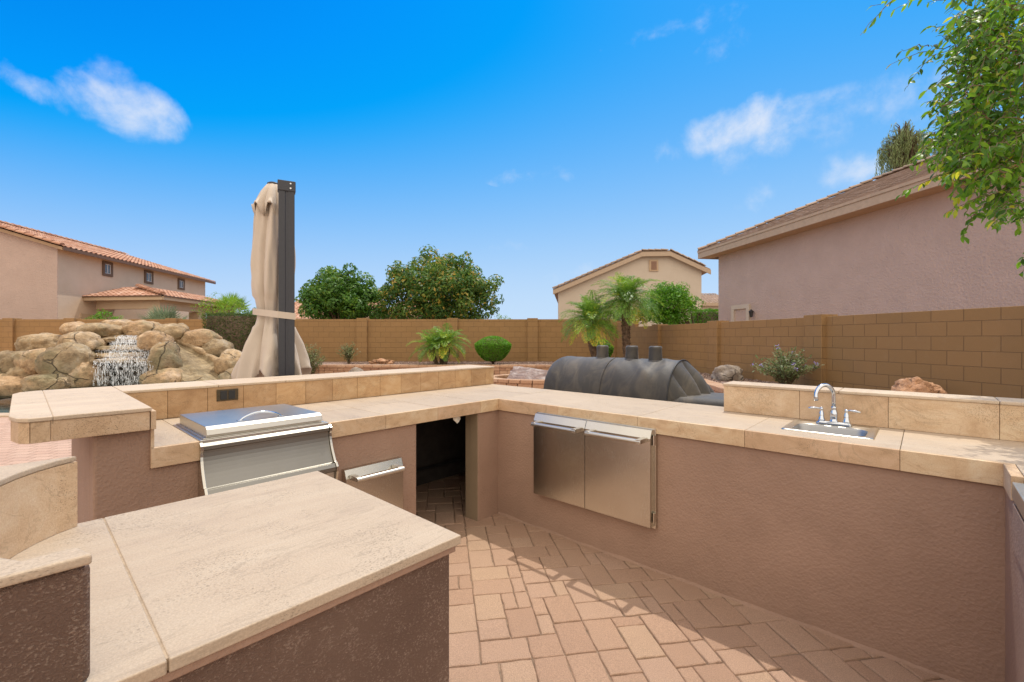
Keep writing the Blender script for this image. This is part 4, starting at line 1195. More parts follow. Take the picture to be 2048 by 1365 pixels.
# gravel bed between retaining wall and block walls
def gravel_bed():
    outer = [(4.6 + 2.5, 1.0), (rw(17.7), 17.68), (-8.2, 17.68)]
    m = MB(); poly = RP + [(rw(1.0) + .0, 1.0), (rw(17.7) - .0, 17.69), (-8.2, 17.69)]
    m.prism(poly, .0, BED - .02)
    tag(m.build('gravel_bed', 'gravel_stone'), kind='structure')
    # loose stones scattered on top
    pts = []
    r = random.Random(8); cand = 0
    while len(pts) < 9000:
        if r.random() < .55: x, y = r.uniform(-6, 4.2), r.uniform(15.1, 17.6)
        else:
            y = r.uniform(5, 17); x = r.uniform(3.9, rw(y) - .05)
            xi = [a for a in zip(RP[3:], RP[4:]) if a[1][1] <= y <= a[0][1]]
            if xi:
                (xa, ya), (xb, yb) = xi[0]; xr = xa + (xb - xa) * (y - ya) / (yb - ya)
                if x < xr + .16: continue
        pts.append((x, y))
    P_ = np.array(pts); n = len(P_)
    oc = np.array([(1, 0, 0), (0, 1, 0), (-1, 0, 0), (0, -1, 0), (0, 0, 1), (0, 0, -1)], float)
    s = nr.uniform(.010, .026, (n, 1, 1)) * nr.uniform(.7, 1.3, (n, 1, 3))
    V = oc[None] * s + np.concatenate([P_, np.full((n, 1), BED - .012)], 1)[:, None] + nr.normal(scale=.003, size=(n, 6, 3))
    F = np.array([(0, 1, 4), (1, 2, 4), (2, 3, 4), (3, 0, 4), (1, 0, 5), (2, 1, 5), (3, 2, 5), (0, 3, 5)])
    F = (F[None] + np.arange(n)[:, None, None] * 6).reshape(-1, 3)
    me = bpy.data.meshes.new('loose_gravel'); me.from_pydata(V.reshape(-1, 3).tolist(), [], F.tolist()); me.update()
    me.materials.append(MATS['gravel_stone']); o = bpy.data.objects.new('loose_gravel', me); col.objects.link(o); tag(o, 'brown and pink gravel spread over the raised bed', 'gravel', kind='stuff')
gravel_bed()

# ================================================================ ROOFS AND HOUSES
def roof_tiles(name, o, along, up, L, S, mat, parent, la=0, ra=0, tw=.30, cs=.38, amp=.045, step=.035, lip=.0):
    """barrel tiled slope. o lower left corner, along unit vector on the eave, up unit vector up the slope."""
    o = Vector(o); along = Vector(along).normalized(); up = Vector(up).normalized(); nrm = along.cross(up).normalized()
    if nrm.z < 0: nrm = -nrm
    r = random.Random(int(L * 10)); m = MB(); nc = max(1, int(S / cs))
    K = 6 if amp > .02 else 2
    for j in range(nc):
        s0, s1 = j * S / nc, (j + 1) * S / nc + .03
        A0, A1 = la * s0, L - ra * s0; B0, B1 = la * (j + 1) * S / nc, L - ra * (j + 1) * S / nc
        nt = max(1, int((A1 - A0) / tw))
        k0 = int(A0 / tw)
        xs = []
        x = k0 * tw + (0 if amp > .02 else (j % 2) * tw / 2)
        while x < A1:
            lo, hi = max(x, A0), min(x + tw, A1)
            if hi - lo > .02:
                t = r.random(); vs = []
                for k in range(K + 1):
                    xx = lo + (hi - lo) * k / K; ph = (xx - x) / tw
                    hgt = amp * (math.sin(PI * min(1, ph / .62)) if ph < .62 else -.35 * math.sin(PI * (ph - .62) / .38)) if amp > .02 else (0 if 0 < k < K else -.004)
                    xt = min(max(xx, B0), B1)
                    vs.append(o + along * xx + up * s0 + nrm * (hgt + step))
                    vs.append(o + along * xt + up * s1 + nrm * (hgt))
                    vs.append(o + along * xx + up * s0 + nrm * (hgt * (1 if amp > .02 else 1) - .03 + (step - .012)))
                fs = []
                for k in range(K):
                    a = k * 3; b = a + 3
                    fs.append((a, b, b + 1, a + 1)); fs.append((a + 2, b + 2, b, a))
                m.add(vs, fs, t)
            x += tw
    return m.build(name, mat, parent)
def ridge_caps(name, a, b, mat, parent, r=.11, st=.38):
    a = Vector(a); b = Vector(b); d = b - a; n = max(1, int(d.length / st)); m = MB(); d.normalize()
    side = d.cross(Vector((0, 0, 1))).normalized(); up = side.cross(d)
    for i in range(n):
        p0 = a + d * (i * st); p1 = p0 + d * (st + .04); vs = []
        for (p, rr, lift) in ((p0, r, .025), (p1, r * .86, 0)):
            for k in range(7):
                an = PI * k / 6; vs.append(p + side * rr * math.cos(an) + up * (rr * .8 * math.sin(an) + lift))
        m.add(vs, [(k, k + 1, k + 8, k + 7) for k in range(6)] + [tuple(range(7))], rnd.random())
    return m.build(name, mat, parent)

def house_left():
    T = empty('stucco_house', (-22.4, 21, 0), 0, 'two storey stucco house with red tile roof and covered patio, far left', 'house')
    def S(m): m.v = [(v[0] + 22.4, v[1] - 21, v[2]) for v in m.v]; return m
    c0 = Vector((-21.19, 21.0, 0))                # near corner
    f = Vector((-.13, .9915, 0)); g = Vector((-.9915, -.13, 0))
    L, Wd = 12.6, 11.0; eave = 5.58; pitch = .31
    A = c0; B = c0 + f * L; C = B + g * Wd; D = A + g * Wd
    ridge = eave + pitch * Wd / 2
    Z = Vector((0, 0, 1)); m = MB()
    m.slab([A, D, D + Z * eave, A + g * Wd / 2 + Z * ridge, A + Z * eave], f * .25)
    m.slab([A + f * .25, B, B + Z * eave, A + f * .25 + Z * eave], g * .2)
    m.slab([B, C, C + Z * eave, B + g * Wd / 2 + Z * ridge, B + Z * eave], -f * .01)
    S(m).build('wall', 'stucco_cream', T)
    m = MB(); m.slab([A - f * .004 , D - f * .004, D - f * .004 + Z * eave, A - f * .004 + g * Wd / 2 + Z * ridge, A - f * .004 + Z * eave], -f * .02); S(m).build('gable_wall', 'stucco_pink', T)
    # roof
    oh = .45; u = (g + Z * pitch).normalized(); slope = (Wd / 2 + oh) * math.sqrt(1 + pitch ** 2)
    e0 = A - f * .35 - g * oh + Z * (eave - pitch * oh)
    m = MB()
    m.slab([e0, e0 + f * (L + .8), e0 + f * (L + .8) + u * slope, e0 + u * slope], Z * .14)
    u2 = (-g + Z * pitch).normalized(); e1 = A - f * .35 + g * (Wd + oh) + Z * (eave - pitch * oh)
    m.slab([e1, e1 + f * (L + .8), e1 + f * (L + .8) + u2 * slope, e1 + u2 * slope], Z * .14)
    r = S(m).build('roof', 'soffit_tan', T)
    q = roof_tiles('roof_tiles', e0 + Z * .17 - u * .05, f, u, L + .8, slope, 'roof_tile_red', r); q.data.transform(Matrix.Translation((22.4, -21, 0)))
    q = ridge_caps('rake_tiles', e0 + Z * .20 - f * .02, e0 + Z * .20 + u * slope - f * .02, 'roof_tile_red', r, .15); q.data.transform(Matrix.Translation((22.4, -21, 0)))
    q = ridge_caps('ridge_tiles', e0 + Z * .22 + u * slope, e0 + Z * .22 + u * slope + f * (L + .8), 'roof_tile_red', r, .13); q.data.transform(Matrix.Translation((22.4, -21, 0)))
    m = MB(); m.slab([e0 + Z * .0 - g * .02, e0 + f * (L + .8) - g * .02, e0 + f * (L + .8) + Z * .15 - g * .02, e0 + Z * .15 - g * .02], -g * .04)
    S(m).build('gutter', 'gutter_brown', r)
    # windows: found from where they sit along the wall
    def along(u_px):
        k = (u_px - 1024) / 900; return (k * c0.y - c0.x) / (f.x - k * f.y)
    for (ua, ub, va, vb) in ((204, 224, 524, 553), (288, 305, 542, 568), (355, 368, 558, 580)):
        s0, s1 = along(ua), along(ub); Ya = c0.y + f.y * (s0 + s1) / 2
        z1 = EYE + (676 - va) * Ya / 900; z0 = EYE + (676 - vb) * Ya / 900
        pa, pb = c0 + f * s0, c0 + f * s1; out = -g
        m = MB(); t = .14
        m.slab([pa + Z * z0, pb + Z * z0, pb + Z * (z0 + t), pa + Z * (z0 + t)], out * .06); m.slab([pa + Z * (z1 - t), pb + Z * (z1 - t), pb + Z * z1, pa + Z * z1], out * .06)
        m.slab([pa + Z * (z0 + t), pa + f * t + Z * (z0 + t), pa + f * t + Z * (z1 - t), pa + Z * (z1 - t)], out * .06); m.slab([pb - f * t + Z * (z0 + t), pb + Z * (z0 + t), pb + Z * (z1 - t), pb - f * t + Z * (z1 - t)], out * .06)
        w = S(m).build('window', 'trim_brown', T)
        a, b = pa + f * (t + .0), pb - f * (t + .0); m = MB()
        for (x0, x1, y0, y1) in ((0, .06, 0, 1), (.94, 1, 0, 1), (.06, .94, 0, .05), (.06, .94, .95, 1), (.47, .53, .05, .95)):
            q0, q1 = a.lerp(b, x0), a.lerp(b, x1); h0, h1 = z0 + t + (z1 - z0 - 2 * t) * y0, z0 + t + (z1 - z0 - 2 * t) * y1
            m.slab([q0 + Z * h0, q1 + Z * h0, q1 + Z * h1, q0 + Z * h1], out * .035)
        S(m).build('frame', 'window_white', w)
        m = MB(); m.slab([a + Z * (z0 + t), b + Z * (z0 + t), b + Z * (z1 - t), a + Z * (z1 - t)], out * .012); S(m).build('pane', 'window_glass', w)
    # alcove on the ground floor
    m = MB(); s = along(160); p = c0 + f * s; m.slab([p + Z * 1.2, p + f * 1.0 + Z * 1.2, p + f * 1.0 + Z * 2.6, p + Z * 2.6], -g * .05); S(m).build('garden_door', 'stucco_trim', T)
    # covered patio
    pe = 3.42; s0 = along(168); p0 = c0 + f * s0
    c1 = Vector((-17.0, 21.9, 0)); q1 = Vector((-17.35 - .3, 29.6, 0)); w1 = c0 + f * 9.6
    far = q1
    p0 = Vector((p0.x, p0.y, 0))
    m = MB()
    # beams
    def beam(a, b, z0, z1, th=.35):
        d = (b - a).normalized(); n_ = Vector((-d.y, d.x, 0)) * th
        m.slab([a + Z * z0, b + Z * z0, b + Z * z1, a + Z * z1], n_)
    bi = Vector((.3, -.0, 0))
    beam(p0 + Vector((.2, .45, 0)), c1 + Vector((-.45, .4, 0)), 2.85, 3.36); beam(c1 + Vector((-.45, .76, 0)), far + Vector((-.45, -.35, 0)), 2.85, 3.36)
    porch = S(m).build('patio_beam', 'stucco_tan', T)
    for pc in (c1 + Vector((-.7, .62, 0)), (c1 + far) / 2 + Vector((-.75, 0, 0)), far + Vector((-.7, -.6, 0))):
        m = MB(); m.box(pc.x - .28, pc.x + .28, pc.y - .2, pc.y + .4, 0, 2.849); S(m).build('column', 'stucco_tan', T, bevel=.01)
    # hipped patio roof
    hz = 1.0
    A_ = p0 + Vector((-.1, 0, pe)); B_ = c1 + Vector((0, 0, pe)); C_ = far + Vector((0, 0, pe))
    Bi = Vector((c1.x - 3.4, c1.y + 2.6, pe + .72)); Ci = Vector((far.x - 2.9, far.y, pe + .72)); Ai = Vector((p0.x - .3, p0.y + 2.6, pe + .72))
    m = MB(); m.slab([A_, B_, Bi, Ai], (0, 0, -.16)); m.slab([B_, C_, Ci, Bi], (0, 0, -.16)); rf = S(m).build('patio_roof', 'soffit_tan', T)
    up1 = ((Ai + Bi) / 2 - (A_ + B_) / 2); L1 = (B_ - A_).length; al = (B_ - A_).normalized(); up1 = (up1 - al * up1.dot(al))
    q = roof_tiles('patio_tiles', A_ + Z * .03 - up1.normalized() * .08, al, up1.normalized(), L1, up1.length, 'roof_tile_red', rf, 0, 3.2 / up1.length * .98); q.data.transform(Matrix.Translation((22.4, -21, 0)))
    al2 = (C_ - B_).normalized(); up2 = (Ci - C_); up2 = up2 - al2 * up2.dot(al2)
    q = roof_tiles('patio_tiles', B_ + Z * .03 - up2.normalized() * .08, al2, up2.normalized(), (C_ - B_).length, up2.length, 'roof_tile_red', rf, .75, 0); q.data.transform(Matrix.Translation((22.4, -21, 0)))
    q = ridge_caps('hip_tiles', B_ + Z * .10, Bi + Z * .12, 'roof_tile_red', rf, .13); q.data.transform(Matrix.Translation((22.4, -21, 0)))
    m = MB(); m.slab([A_ - Z * .17, B_ - Z * .17, B_ , A_ ], (0, -.05, 0)); m.slab([B_ - Z * .17, C_ - Z * .17, C_, B_], (.05, 0, 0)); S(m).build('patio_fascia', 'stucco_trim', rf)
    m = MB(); m.slab([A_ - Z * .01 + Vector((0, -.052, 0)), B_ - Z * .01 + Vector((0, -.052, 0)), B_ + Z * .05 + Vector((0, -.052, 0)), A_ + Z * .05 + Vector((0, -.052, 0))], (0, -.05, 0)); m.slab([B_ - Z * .01 + Vector((.052, 0, 0)), C_ - Z * .01 + Vector((.052, 0, 0)), C_ + Z * .05 + Vector((.052, 0, 0)), B_ + Z * .05 + Vector((.052, 0, 0))], (.05, 0, 0)); S(m).build('patio_gutter', 'gutter_brown', rf)
house_left()

def house_right():
    T = empty('stucco_house', (12, 12, 0), 0, 'large pinkish stucco house with brown tile roof filling the right side', 'house')
    def S(m): m.v = [(v[0] - 12, v[1] - 12, v[2]) for v in m.v]; return m
    f = Vector((-.163, 1, 0)).normalized(); g = Vector((f.y, -f.x, 0))      # f away along the wall, g into the house
    def on(u): k = (u - 1024) / 900; Y = 11.5 / (k + .163); return Vector((k * Y, Y, 0))
    A = on(1437); B = A - f * 19; Z = Vector((0, 0, 1)); eave = EYE + 172.5 * A.y / 900; Wd = 9.6
    m = MB(); m.slab([A, B, B + Z * eave, A + Z * eave], g * .25); m.slab([A + g * .25, A + g * Wd, A + g * Wd + Z * eave, A + g * .25 + Z * eave], -f * .25)
    w = S(m).build('wall', 'stucco_pink', T)
    pitch = .42; oh = .55; zE = eave - .02
    e0 = A + f * oh - g * oh + Z * zE; L = 19 + oh; half = Wd / 2 + oh
    u = (g + Z * pitch).normalized(); sl = half * math.sqrt(1 + pitch ** 2)
    R0 = A + f * oh - f * half * .55 + g * (Wd / 2) + Z * (zE + pitch * half); R1 = B + g * (Wd / 2) + Z * (zE + pitch * half)
    e1 = B - g * oh + Z * zE; e2 = A + f * oh + g * (Wd + oh) + Z * zE; e3 = B + g * (Wd + oh) + Z * zE
    m = MB(); m.slab([e0, e1, R1, R0], Z * .10); m.slab([e2, e0, R0], Z * .10); m.slab([e3, e2, R0, R1], Z * .10)
    rf = S(m).build('roof', 'soffit_tan', T)
    q = roof_tiles('roof_tiles', e0 + Z * .13 - u * .06, -f, u, L, sl, 'roof_tile_brown', rf, .55 * half / sl, 0, .33, .40, .0, .03); q.data.transform(Matrix.Translation((-12, -12, 0)))
    q = ridge_caps('hip_tiles', e0 + Z * .15, R0 + Z * .15, 'roof_tile_brown', rf, .12); q.data.transform(Matrix.Translation((-12, -12, 0)))
    q = ridge_caps('ridge_tiles', R0 + Z * .15, R1 + Z * .15, 'roof_tile_brown', rf, .12); q.data.transform(Matrix.Translation((-12, -12, 0)))
    m = MB(); fo = -g * .03
    m.slab([e0 - Z * .20 + fo, e1 - Z * .20 + fo, e1 + Z * .02 + fo, e0 + Z * .02 + fo], g * .05)
    m.slab([e0 + Z * .025 + fo * 1.8, e1 + Z * .025 + fo * 1.8, e1 + Z * .14 + fo * 1.8, e0 + Z * .14 + fo * 1.8], g * .06)
    m.slab([e0 - Z * .20 , e2 - Z * .20, e2 + Z * .12, e0 + Z * .12], f * .04)
    S(m).build('fascia', 'fascia_tan', rf)
    m = MB(); m.slab([e0 - Z * .19, e1 - Z * .19, e1 - Z * .19 + g * oh * .98, e0 - Z * .19 + g * oh * .98], Z * .03); S(m).build('soffit', 'soffit_tan', rf)
    # window and wall lantern near the far corner
    out = -g; pa, pb = on(1465), on(1501); z0 = .9; z1 = EYE + (676 - 612) * pa.y / 900; t = .16
    m = MB()
    m.slab([pa + Z * (z1 - t), pb + Z * (z1 - t), pb + Z * z1, pa + Z * z1], out * .07)
    m.slab([pa + Z * z0, pa - f * t + Z * z0, pa - f * t + Z * (z1 - t), pa + Z * (z1 - t)], out * .07); m.slab([pb + f * t + Z * z0, pb + Z * z0, pb + Z * (z1 - t), pb + f * t + Z * (z1 - t)], out * .07)
    dr = S(m).build('side_door', 'stucco_pale', T)
    m = MB(); m.slab([pa - f * t + Z * z0, pb + f * t + Z * z0, pb + f * t + Z * (z1 - t), pa - f * t + Z * (z1 - t)], out * .02); S(m).build('door_panel', 'stucco_pink', dr)
    m = MB(); a_ = on(1560) + out * .03; m.tube([a_ + Z * .3, a_ + Z * 1.9], .03, 8); S(m).build('downpipe', 'stucco_pink', T)
    pl = on(1508) + out * .12 + Z * (EYE + (676 - 628) * on(1508).y / 900); m = MB()
    m.lathe([(.02, -.13), (.05, -.12), (.07, .06), (.09, .07), (.02, .14), (.01, .17)], pl, 8); m.tube([pl - out * .12 + Z * .06, pl + Z * .15], .012, 6); S(m).build('wall_lantern', 'black_plastic', T)
house_right()

def house_center():
    Y = 30.0; T = empty('stucco_house', (7.9, Y, 0), 0, 'pale beige stucco gable house with clipped peak and louvred vent behind the tall palms', 'house')
    def w(u, v): p = P(u, v, Y); return (p.x, p.z)
    pts = [w(1117, 580), w(1287, 507), w(1341, 506), w(1403, 536)]
    x0, x1 = pts[0][0], pts[3][0]; D = 14
    poly = [(x0, Y, 0), (x1, Y, 0)] + [(x, Y, z) for x, z in pts[::-1]]
    def S(m): m.v = [(v[0] - 7.9, v[1] - Y, v[2]) for v in m.v]; return m
    m = MB(); m.slab(poly, (0, .3, 0)); S(m).build('wall', 'stucco_pale', T)
    sk = 1.9; m = MB(); m.slab([(x0 + .01, Y + .3, 0), (x0 + .01 + sk, Y + D, 0), (x0 + .01 + sk, Y + D, pts[0][1]), (x0 + .01, Y + .3, pts[0][1])], (.3, 0, 0)); S(m).build('side_wall', 'stucco_pale', T); m = MB(); m.slab([(x1 - .31, Y + .3, 0), (x1 - .31 + sk, Y + D, 0), (x1 - .31 + sk, Y + D, pts[3][1]), (x1 - .31, Y + .3, pts[3][1])], (.3, 0, 0)); S(m).build('side_wall', 'stucco_pale', T)
    e = ((1106, 583), (1284, 507), (1340, 506), (1421, 543)); e = [((u - 1024) * 29.7 / 900, EYE + (676 - v) * 29.7 / 900) for u, v in e]
    pk = w(1312, 498)
    m = MB()
    tk = .16
    L0, L1, R1, R0 = [(x, z) for x, z in e]
    yb = Y + D; yf = Y - .3; sk = 1.9
    m.slab([(L0[0], yf, L0[1]), (L1[0], yf, L1[1]), (L1[0] + sk, yb, L1[1]), (L0[0] + sk, yb, L0[1])], (0, 0, tk))
    m.slab([(R1[0], yf, R1[1]), (R0[0], yf, R0[1]), (R0[0] + sk, yb, R0[1]), (R1[0] + sk, yb, R1[1])], (0, 0, tk))
    m.slab([(L1[0], yf, L1[1]), (R1[0], yf, R1[1]), (R1[0] - .4, Y + 1.6, pk[1]), (L1[0] + .4, Y + 1.6, pk[1])], (0, 0, tk))
    m.slab([(L1[0], yf + .1, L1[1]), (L1[0] + .4, Y + 1.6, pk[1]), (L1[0] + .4 + sk, yb, pk[1]), (L1[0] + sk, yb, L1[1])], (0, 0, tk))
    m.slab([(R1[0] - .4, Y + 1.6, pk[1]), (R1[0], yf + .1, R1[1]), (R1[0] + sk, yb, R1[1]), (R1[0] - .4 + sk, yb, pk[1])], (0, 0, tk))
    rf = S(m).build('roof', 'roof_tile_brown', T)
    m = MB()
    for a, b in ((L0, L1), (L1, R1), (R1, R0)): m.slab([(a[0], yf - .02, a[1] - .22), (b[0], yf - .02, b[1] - .22), (b[0], yf - .02, b[1] + .06), (a[0], yf - .02, a[1] + .06)], (0, -.06, 0))
    S(m).build('fascia', 'fascia_tan', rf)
    for a, b in ((L0, L1), (L1, R1), (R1, R0)):
        q = ridge_caps('rake_tiles', (a[0], yf, a[1] + tk), (b[0], yf, b[1] + tk), 'roof_tile_brown', rf, .13, .42); q.data.transform(Matrix.Translation((-7.9, -Y, 0)))
    m = MB(); a = w(1298, 520); b = w(1316, 543)
    m.box(a[0], b[0], Y - .08, Y, b[1], a[1]); v = S(m).build('gable_vent', 'stucco_trim', T)
    m = MB(); n = 8; hh = (a[1] - b[1] - .2) / n
    for k in range(n): m.box(a[0] + .12, b[0] - .12, Y - .12, Y - .08, b[1] + .1 + k * hh, b[1] + .1 + k * hh + hh * .6)
    S(m).build('louvres', 'vent_brown', v)
house_center()
def small_house(name, u0, u1, vt, ve, Y, label, tile, wall):
    c = P((u0 + u1) / 2, 676, Y); T = empty(name, (c.x, Y, 0), 0, label, 'house')
    x0 = (u0 - 1024) * Y / 900 - c.x; x1 = (u1 - 1024) * Y / 900 - c.x; zt = EYE + (676 - vt) * (Y + 4) / 900; ze = EYE + (676 - ve) * Y / 900
    m = MB(); m.box(x0 + .5, x1 - .5, .5, 9, 0, ze); m.build('wall', wall, T)
    m = MB(); m.slab([(x0, 0, ze - .05), (x1, 0, ze - .05), (x1 - .1, 4.5, zt - .05), (x0 + .1, 4.5, zt - .05)], (0, 0, .1)); m.slab([(x0, 9.5, ze - .05), (x0 + .1, 4.5, zt - .05), (x1 - .1, 4.5, zt - .05), (x1, 9.5, ze - .05)], (0, 0, .1)); m.box(x0, x1, -.05, -.0, ze - .2, ze + .1)
    rf = m.build('roof', 'fascia_tan', T)
    up = Vector((0, 4.5, zt - ze)); roof_tiles('roof_tiles', (x0, 0, ze + .06), (1, 0, 0), up, x1 - x0, up.length, tile, rf)
    ridge_caps('ridge_tiles', (x0, 4.5, zt + .1), (x1, 4.5, zt + .1), tile, rf)
small_house('bungalow', 540, 735, 603, 640, 36, 'low house with salmon tile roof glimpsed between folded umbrella and green tree', 'roof_tile_red', 'stucco_tan')
small_house('bungalow', 772, 870, 606, 630, 44, 'low salmon roof seen only through gaps in the round tree crown', 'roof_tile_red', 'stucco_tan')
small_house('bungalow', 1380, 1475, 590, 608, 44, 'low pale house with flat tan roof in the gap between the two stucco houses', 'roof_tile_brown', 'stucco_pale')

# ================================================================ PLANTS
def clump_cloud(clumps, per, jitter=.35, up=.3):
    """leaf centres on the shells of many small clumps. clumps: (centre, radius)."""
    C = []; Nn = []; T = []
    for (c, r) in clumps:
        n = max(6, int(per * (r ** 2)))
        d = rdir(n); d[:, 2] = d[:, 2] * .9 + .12
        rad = r * (1 - jitter * nr.random(n) ** 1.5)[:, None]
        C.append(np.array(c)[None] + d * rad * np.array([1, 1, .85])); Nn.append(d + nr.normal(scale=.45, size=(n, 3)) + np.array([0, 0, up]))
        T.append(np.clip(nr.normal(nr.uniform(.25, .6), .2, n), 0, .94))
    return np.concatenate(C), np.concatenate(Nn), np.concatenate(T)
def crown_clumps(c, rad, n, cr, seed, shell=.45, zmin=-1):
    r = random.Random(seed); out = []
    while len(out) < n:
        d = Vector((r.gauss(0, 1), r.gauss(0, 1), r.gauss(0, 1))).normalized()
        if d.z < zmin: continue
        k = (shell + (1 - shell) * r.random() ** .6) * (1 + .24 * noise.noise(d * 2.4 + Vector((seed, 0, 0)))) * (1.12 if r.random() < .07 else 1)
        p = Vector((c[0] + d.x * rad[0] * k, c[1] + d.y * rad[1] * k, c[2] + d.z * rad[2] * k))
        out.append((tuple(p), cr * r.uniform(.45, 1.3)))
    return out
def tree(name, base, crown_c, rad, mat, label, cat, nclump=90, cr=.42, per=380, lf=(.16, .07), seed=1, trunk_r=.12, group=None, extra=None, accents=.04, zmin=-1):
    b = Vector(base); T = empty(name, b, 0, label, cat, group)
    cl = crown_clumps((Vector(crown_c) - b), rad, nclump, cr, seed, .35, zmin) + [((Vector(c) - b)[:], r) for c, r in (extra or [])]
    C, Nn, t = clump_cloud(cl, per)
    hi = nr.random(len(C)) < accents; t[hi] = nr.uniform(.9, 1, hi.sum())
    leaf_obj('crown', C, np.cross(Nn, rdir(len(C))), Nn, nr.uniform(.7, 1.2, len(C)) * lf[0], nr.uniform(.7, 1.2, len(C)) * lf[1], mat, T, t)
    m = MB(); cc = Vector(crown_c) - b; fork = Vector((0, 0, max(.15, (cc.z - rad[2]) * .8)))
    m.tube([Vector((0, 0, -.05)), fork * .5 + Vector((.03, 0, 0)), fork], [trunk_r * 1.3, trunk_r, trunk_r * .9], 10)
    r = random.Random(seed)
    for i in range(0, len(cl), max(1, len(cl) // 26)):
        e = Vector(cl[i][0]); mid = fork.lerp(e, .5) + Vector((r.uniform(-.2, .2), r.uniform(-.2, .2), .12)) * rad[0] * .3
        m.tube([fork, mid, e], [trunk_r * .5, trunk_r * .28, trunk_r * .08], 6)
    m.build('trunk', 'bark', T, smooth=True)
    return T
Yt = 21
s = Yt / 900
def ex(lst, Y):     # extra clumps that shape the outline: (u, v, r px)
    return [(P(u, v, Y + rnd.uniform(-.5, .5)), r * Y / 900) for u, v, r in lst]
tree('citrus_tree', (P(680, 676, Yt).x, Yt, 0), P(678, 600, Yt), (70 * s, 60 * s, 50 * s), 'leaf_dark', 'dense dark green tree behind the wall with pointed top, just right of the folded umbrella', 'tree',
     110, .42, 760, (.17, .085), 4, .14, extra=ex([(700, 540, 15), (706, 555, 20), (670, 556, 20), (690, 562, 22), (625, 575, 18), (612, 585, 14), (640, 568, 18), (735, 590, 20), (750, 610, 18), (650, 625, 26), (690, 628, 26), (730, 630, 24), (615, 625, 18), (660, 600, 26), (700, 600, 26), (750, 625, 20), (765, 632, 14), (600, 600, 10), (740, 575, 14), (757, 590, 14)], Yt), accents=.02, zmin=-.9)
tree('mango_tree', (P(880, 676, Yt).x, Yt + .2, 0), P(880, 588, Yt), (112 * s, 80 * s, 72 * s), 'leaf_mango', 'broad round green tree with yellowish leaf tips behind the middle of the back wall', 'tree',
     215, .42, 600, (.19, .085), 9, .16, extra=ex([(930, 522, 16), (935, 508, 7), (870, 522, 18), (840, 530, 18), (900, 520, 14), (790, 560, 16), (985, 575, 16), (995, 600, 14), (985, 620, 14), (765, 590, 12), (800, 630, 20), (850, 632, 20), (900, 632, 20), (950, 632, 20), (778, 628, 18), (765, 612, 16), (790, 600, 20), (820, 600, 22), (870, 610, 26), (830, 575, 22), (940, 600, 24), (970, 628, 18), (775, 580, 14)], Yt), accents=.10, zmin=-.95)
tree('yellow_shrub', P(1004, 676, 22), P(1006, 642, 22), (18 * s, .3, 14 * s), 'leaf_lime', 'small yellow green shrub top showing above the wall right of the broad round tree', 'shrub', 12, .22, 700, (.1, .04), 13, .03)
tree('clipped_shrub', (P(213, 676, 20).x, 20, 0), P(213, 646, 20), (34 * 20 / 900, .6, 20 * 20 / 900), 'leaf_bright', 'low rounded green shrub above the wall in front of the covered patio', 'shrub', 45, .18, 1500, (.08, .045), 17, .04)
tree('feathery_tree', (P(440, 676, 20.5).x, 20.5, 0), P(440, 618, 20.5), (48 * 20.5 / 900, .7, 24 * 20.5 / 900), 'leaf_lime', 'small airy green tree above the wall in front of the patio corner', 'tree', 48, .26, 520, (.1, .035), 19, .06, extra=ex([(418, 600, 10), (430, 590, 8), (450, 625, 14), (415, 632, 16)], 20.5))
tree('round_conifer', (P(508, 676, 26).x, 26, 0), P(508, 628, 26), (15 * 26 / 900, .5, 11 * 26 / 900), 'leaf_dark', 'dark shrub top directly above the tall clipped hedge left of the umbrella', 'shrub', 26, .2, 1100, (.1, .05), 23, .05)
tree('bushy_shrub', (P(1338, 676, 17.5).x + .9, 17.2, 0), P(1338, 612, 17.2), (48 * 17.2 / 900, .8, 42 * 17.2 / 900), 'leaf_bright', 'bright green bushy shrub behind the right wall beside the tallest palm', 'shrub', 150, .28, 1100, (.11, .04), 29, .06,
     extra=ex([(1328, 566, 6), (1355, 583, 8), (1372, 598, 8), (1382, 610, 7), (1345, 572, 6), (1318, 570, 5), (1300, 590, 9), (1295, 610, 10), (1310, 585, 10), (1325, 575, 8)], 17.2))
tree('far_shrub', (P(1260, 676, 19).x, 19.5, 0), P(1255, 634, 19), (50 * 19 / 900, .5, 16 * 19 / 900), 'leaf_mango', 'dark green foliage behind the palm trunks above the wall corner', 'shrub', 40, .25, 700, (.12, .05), 31, .05)

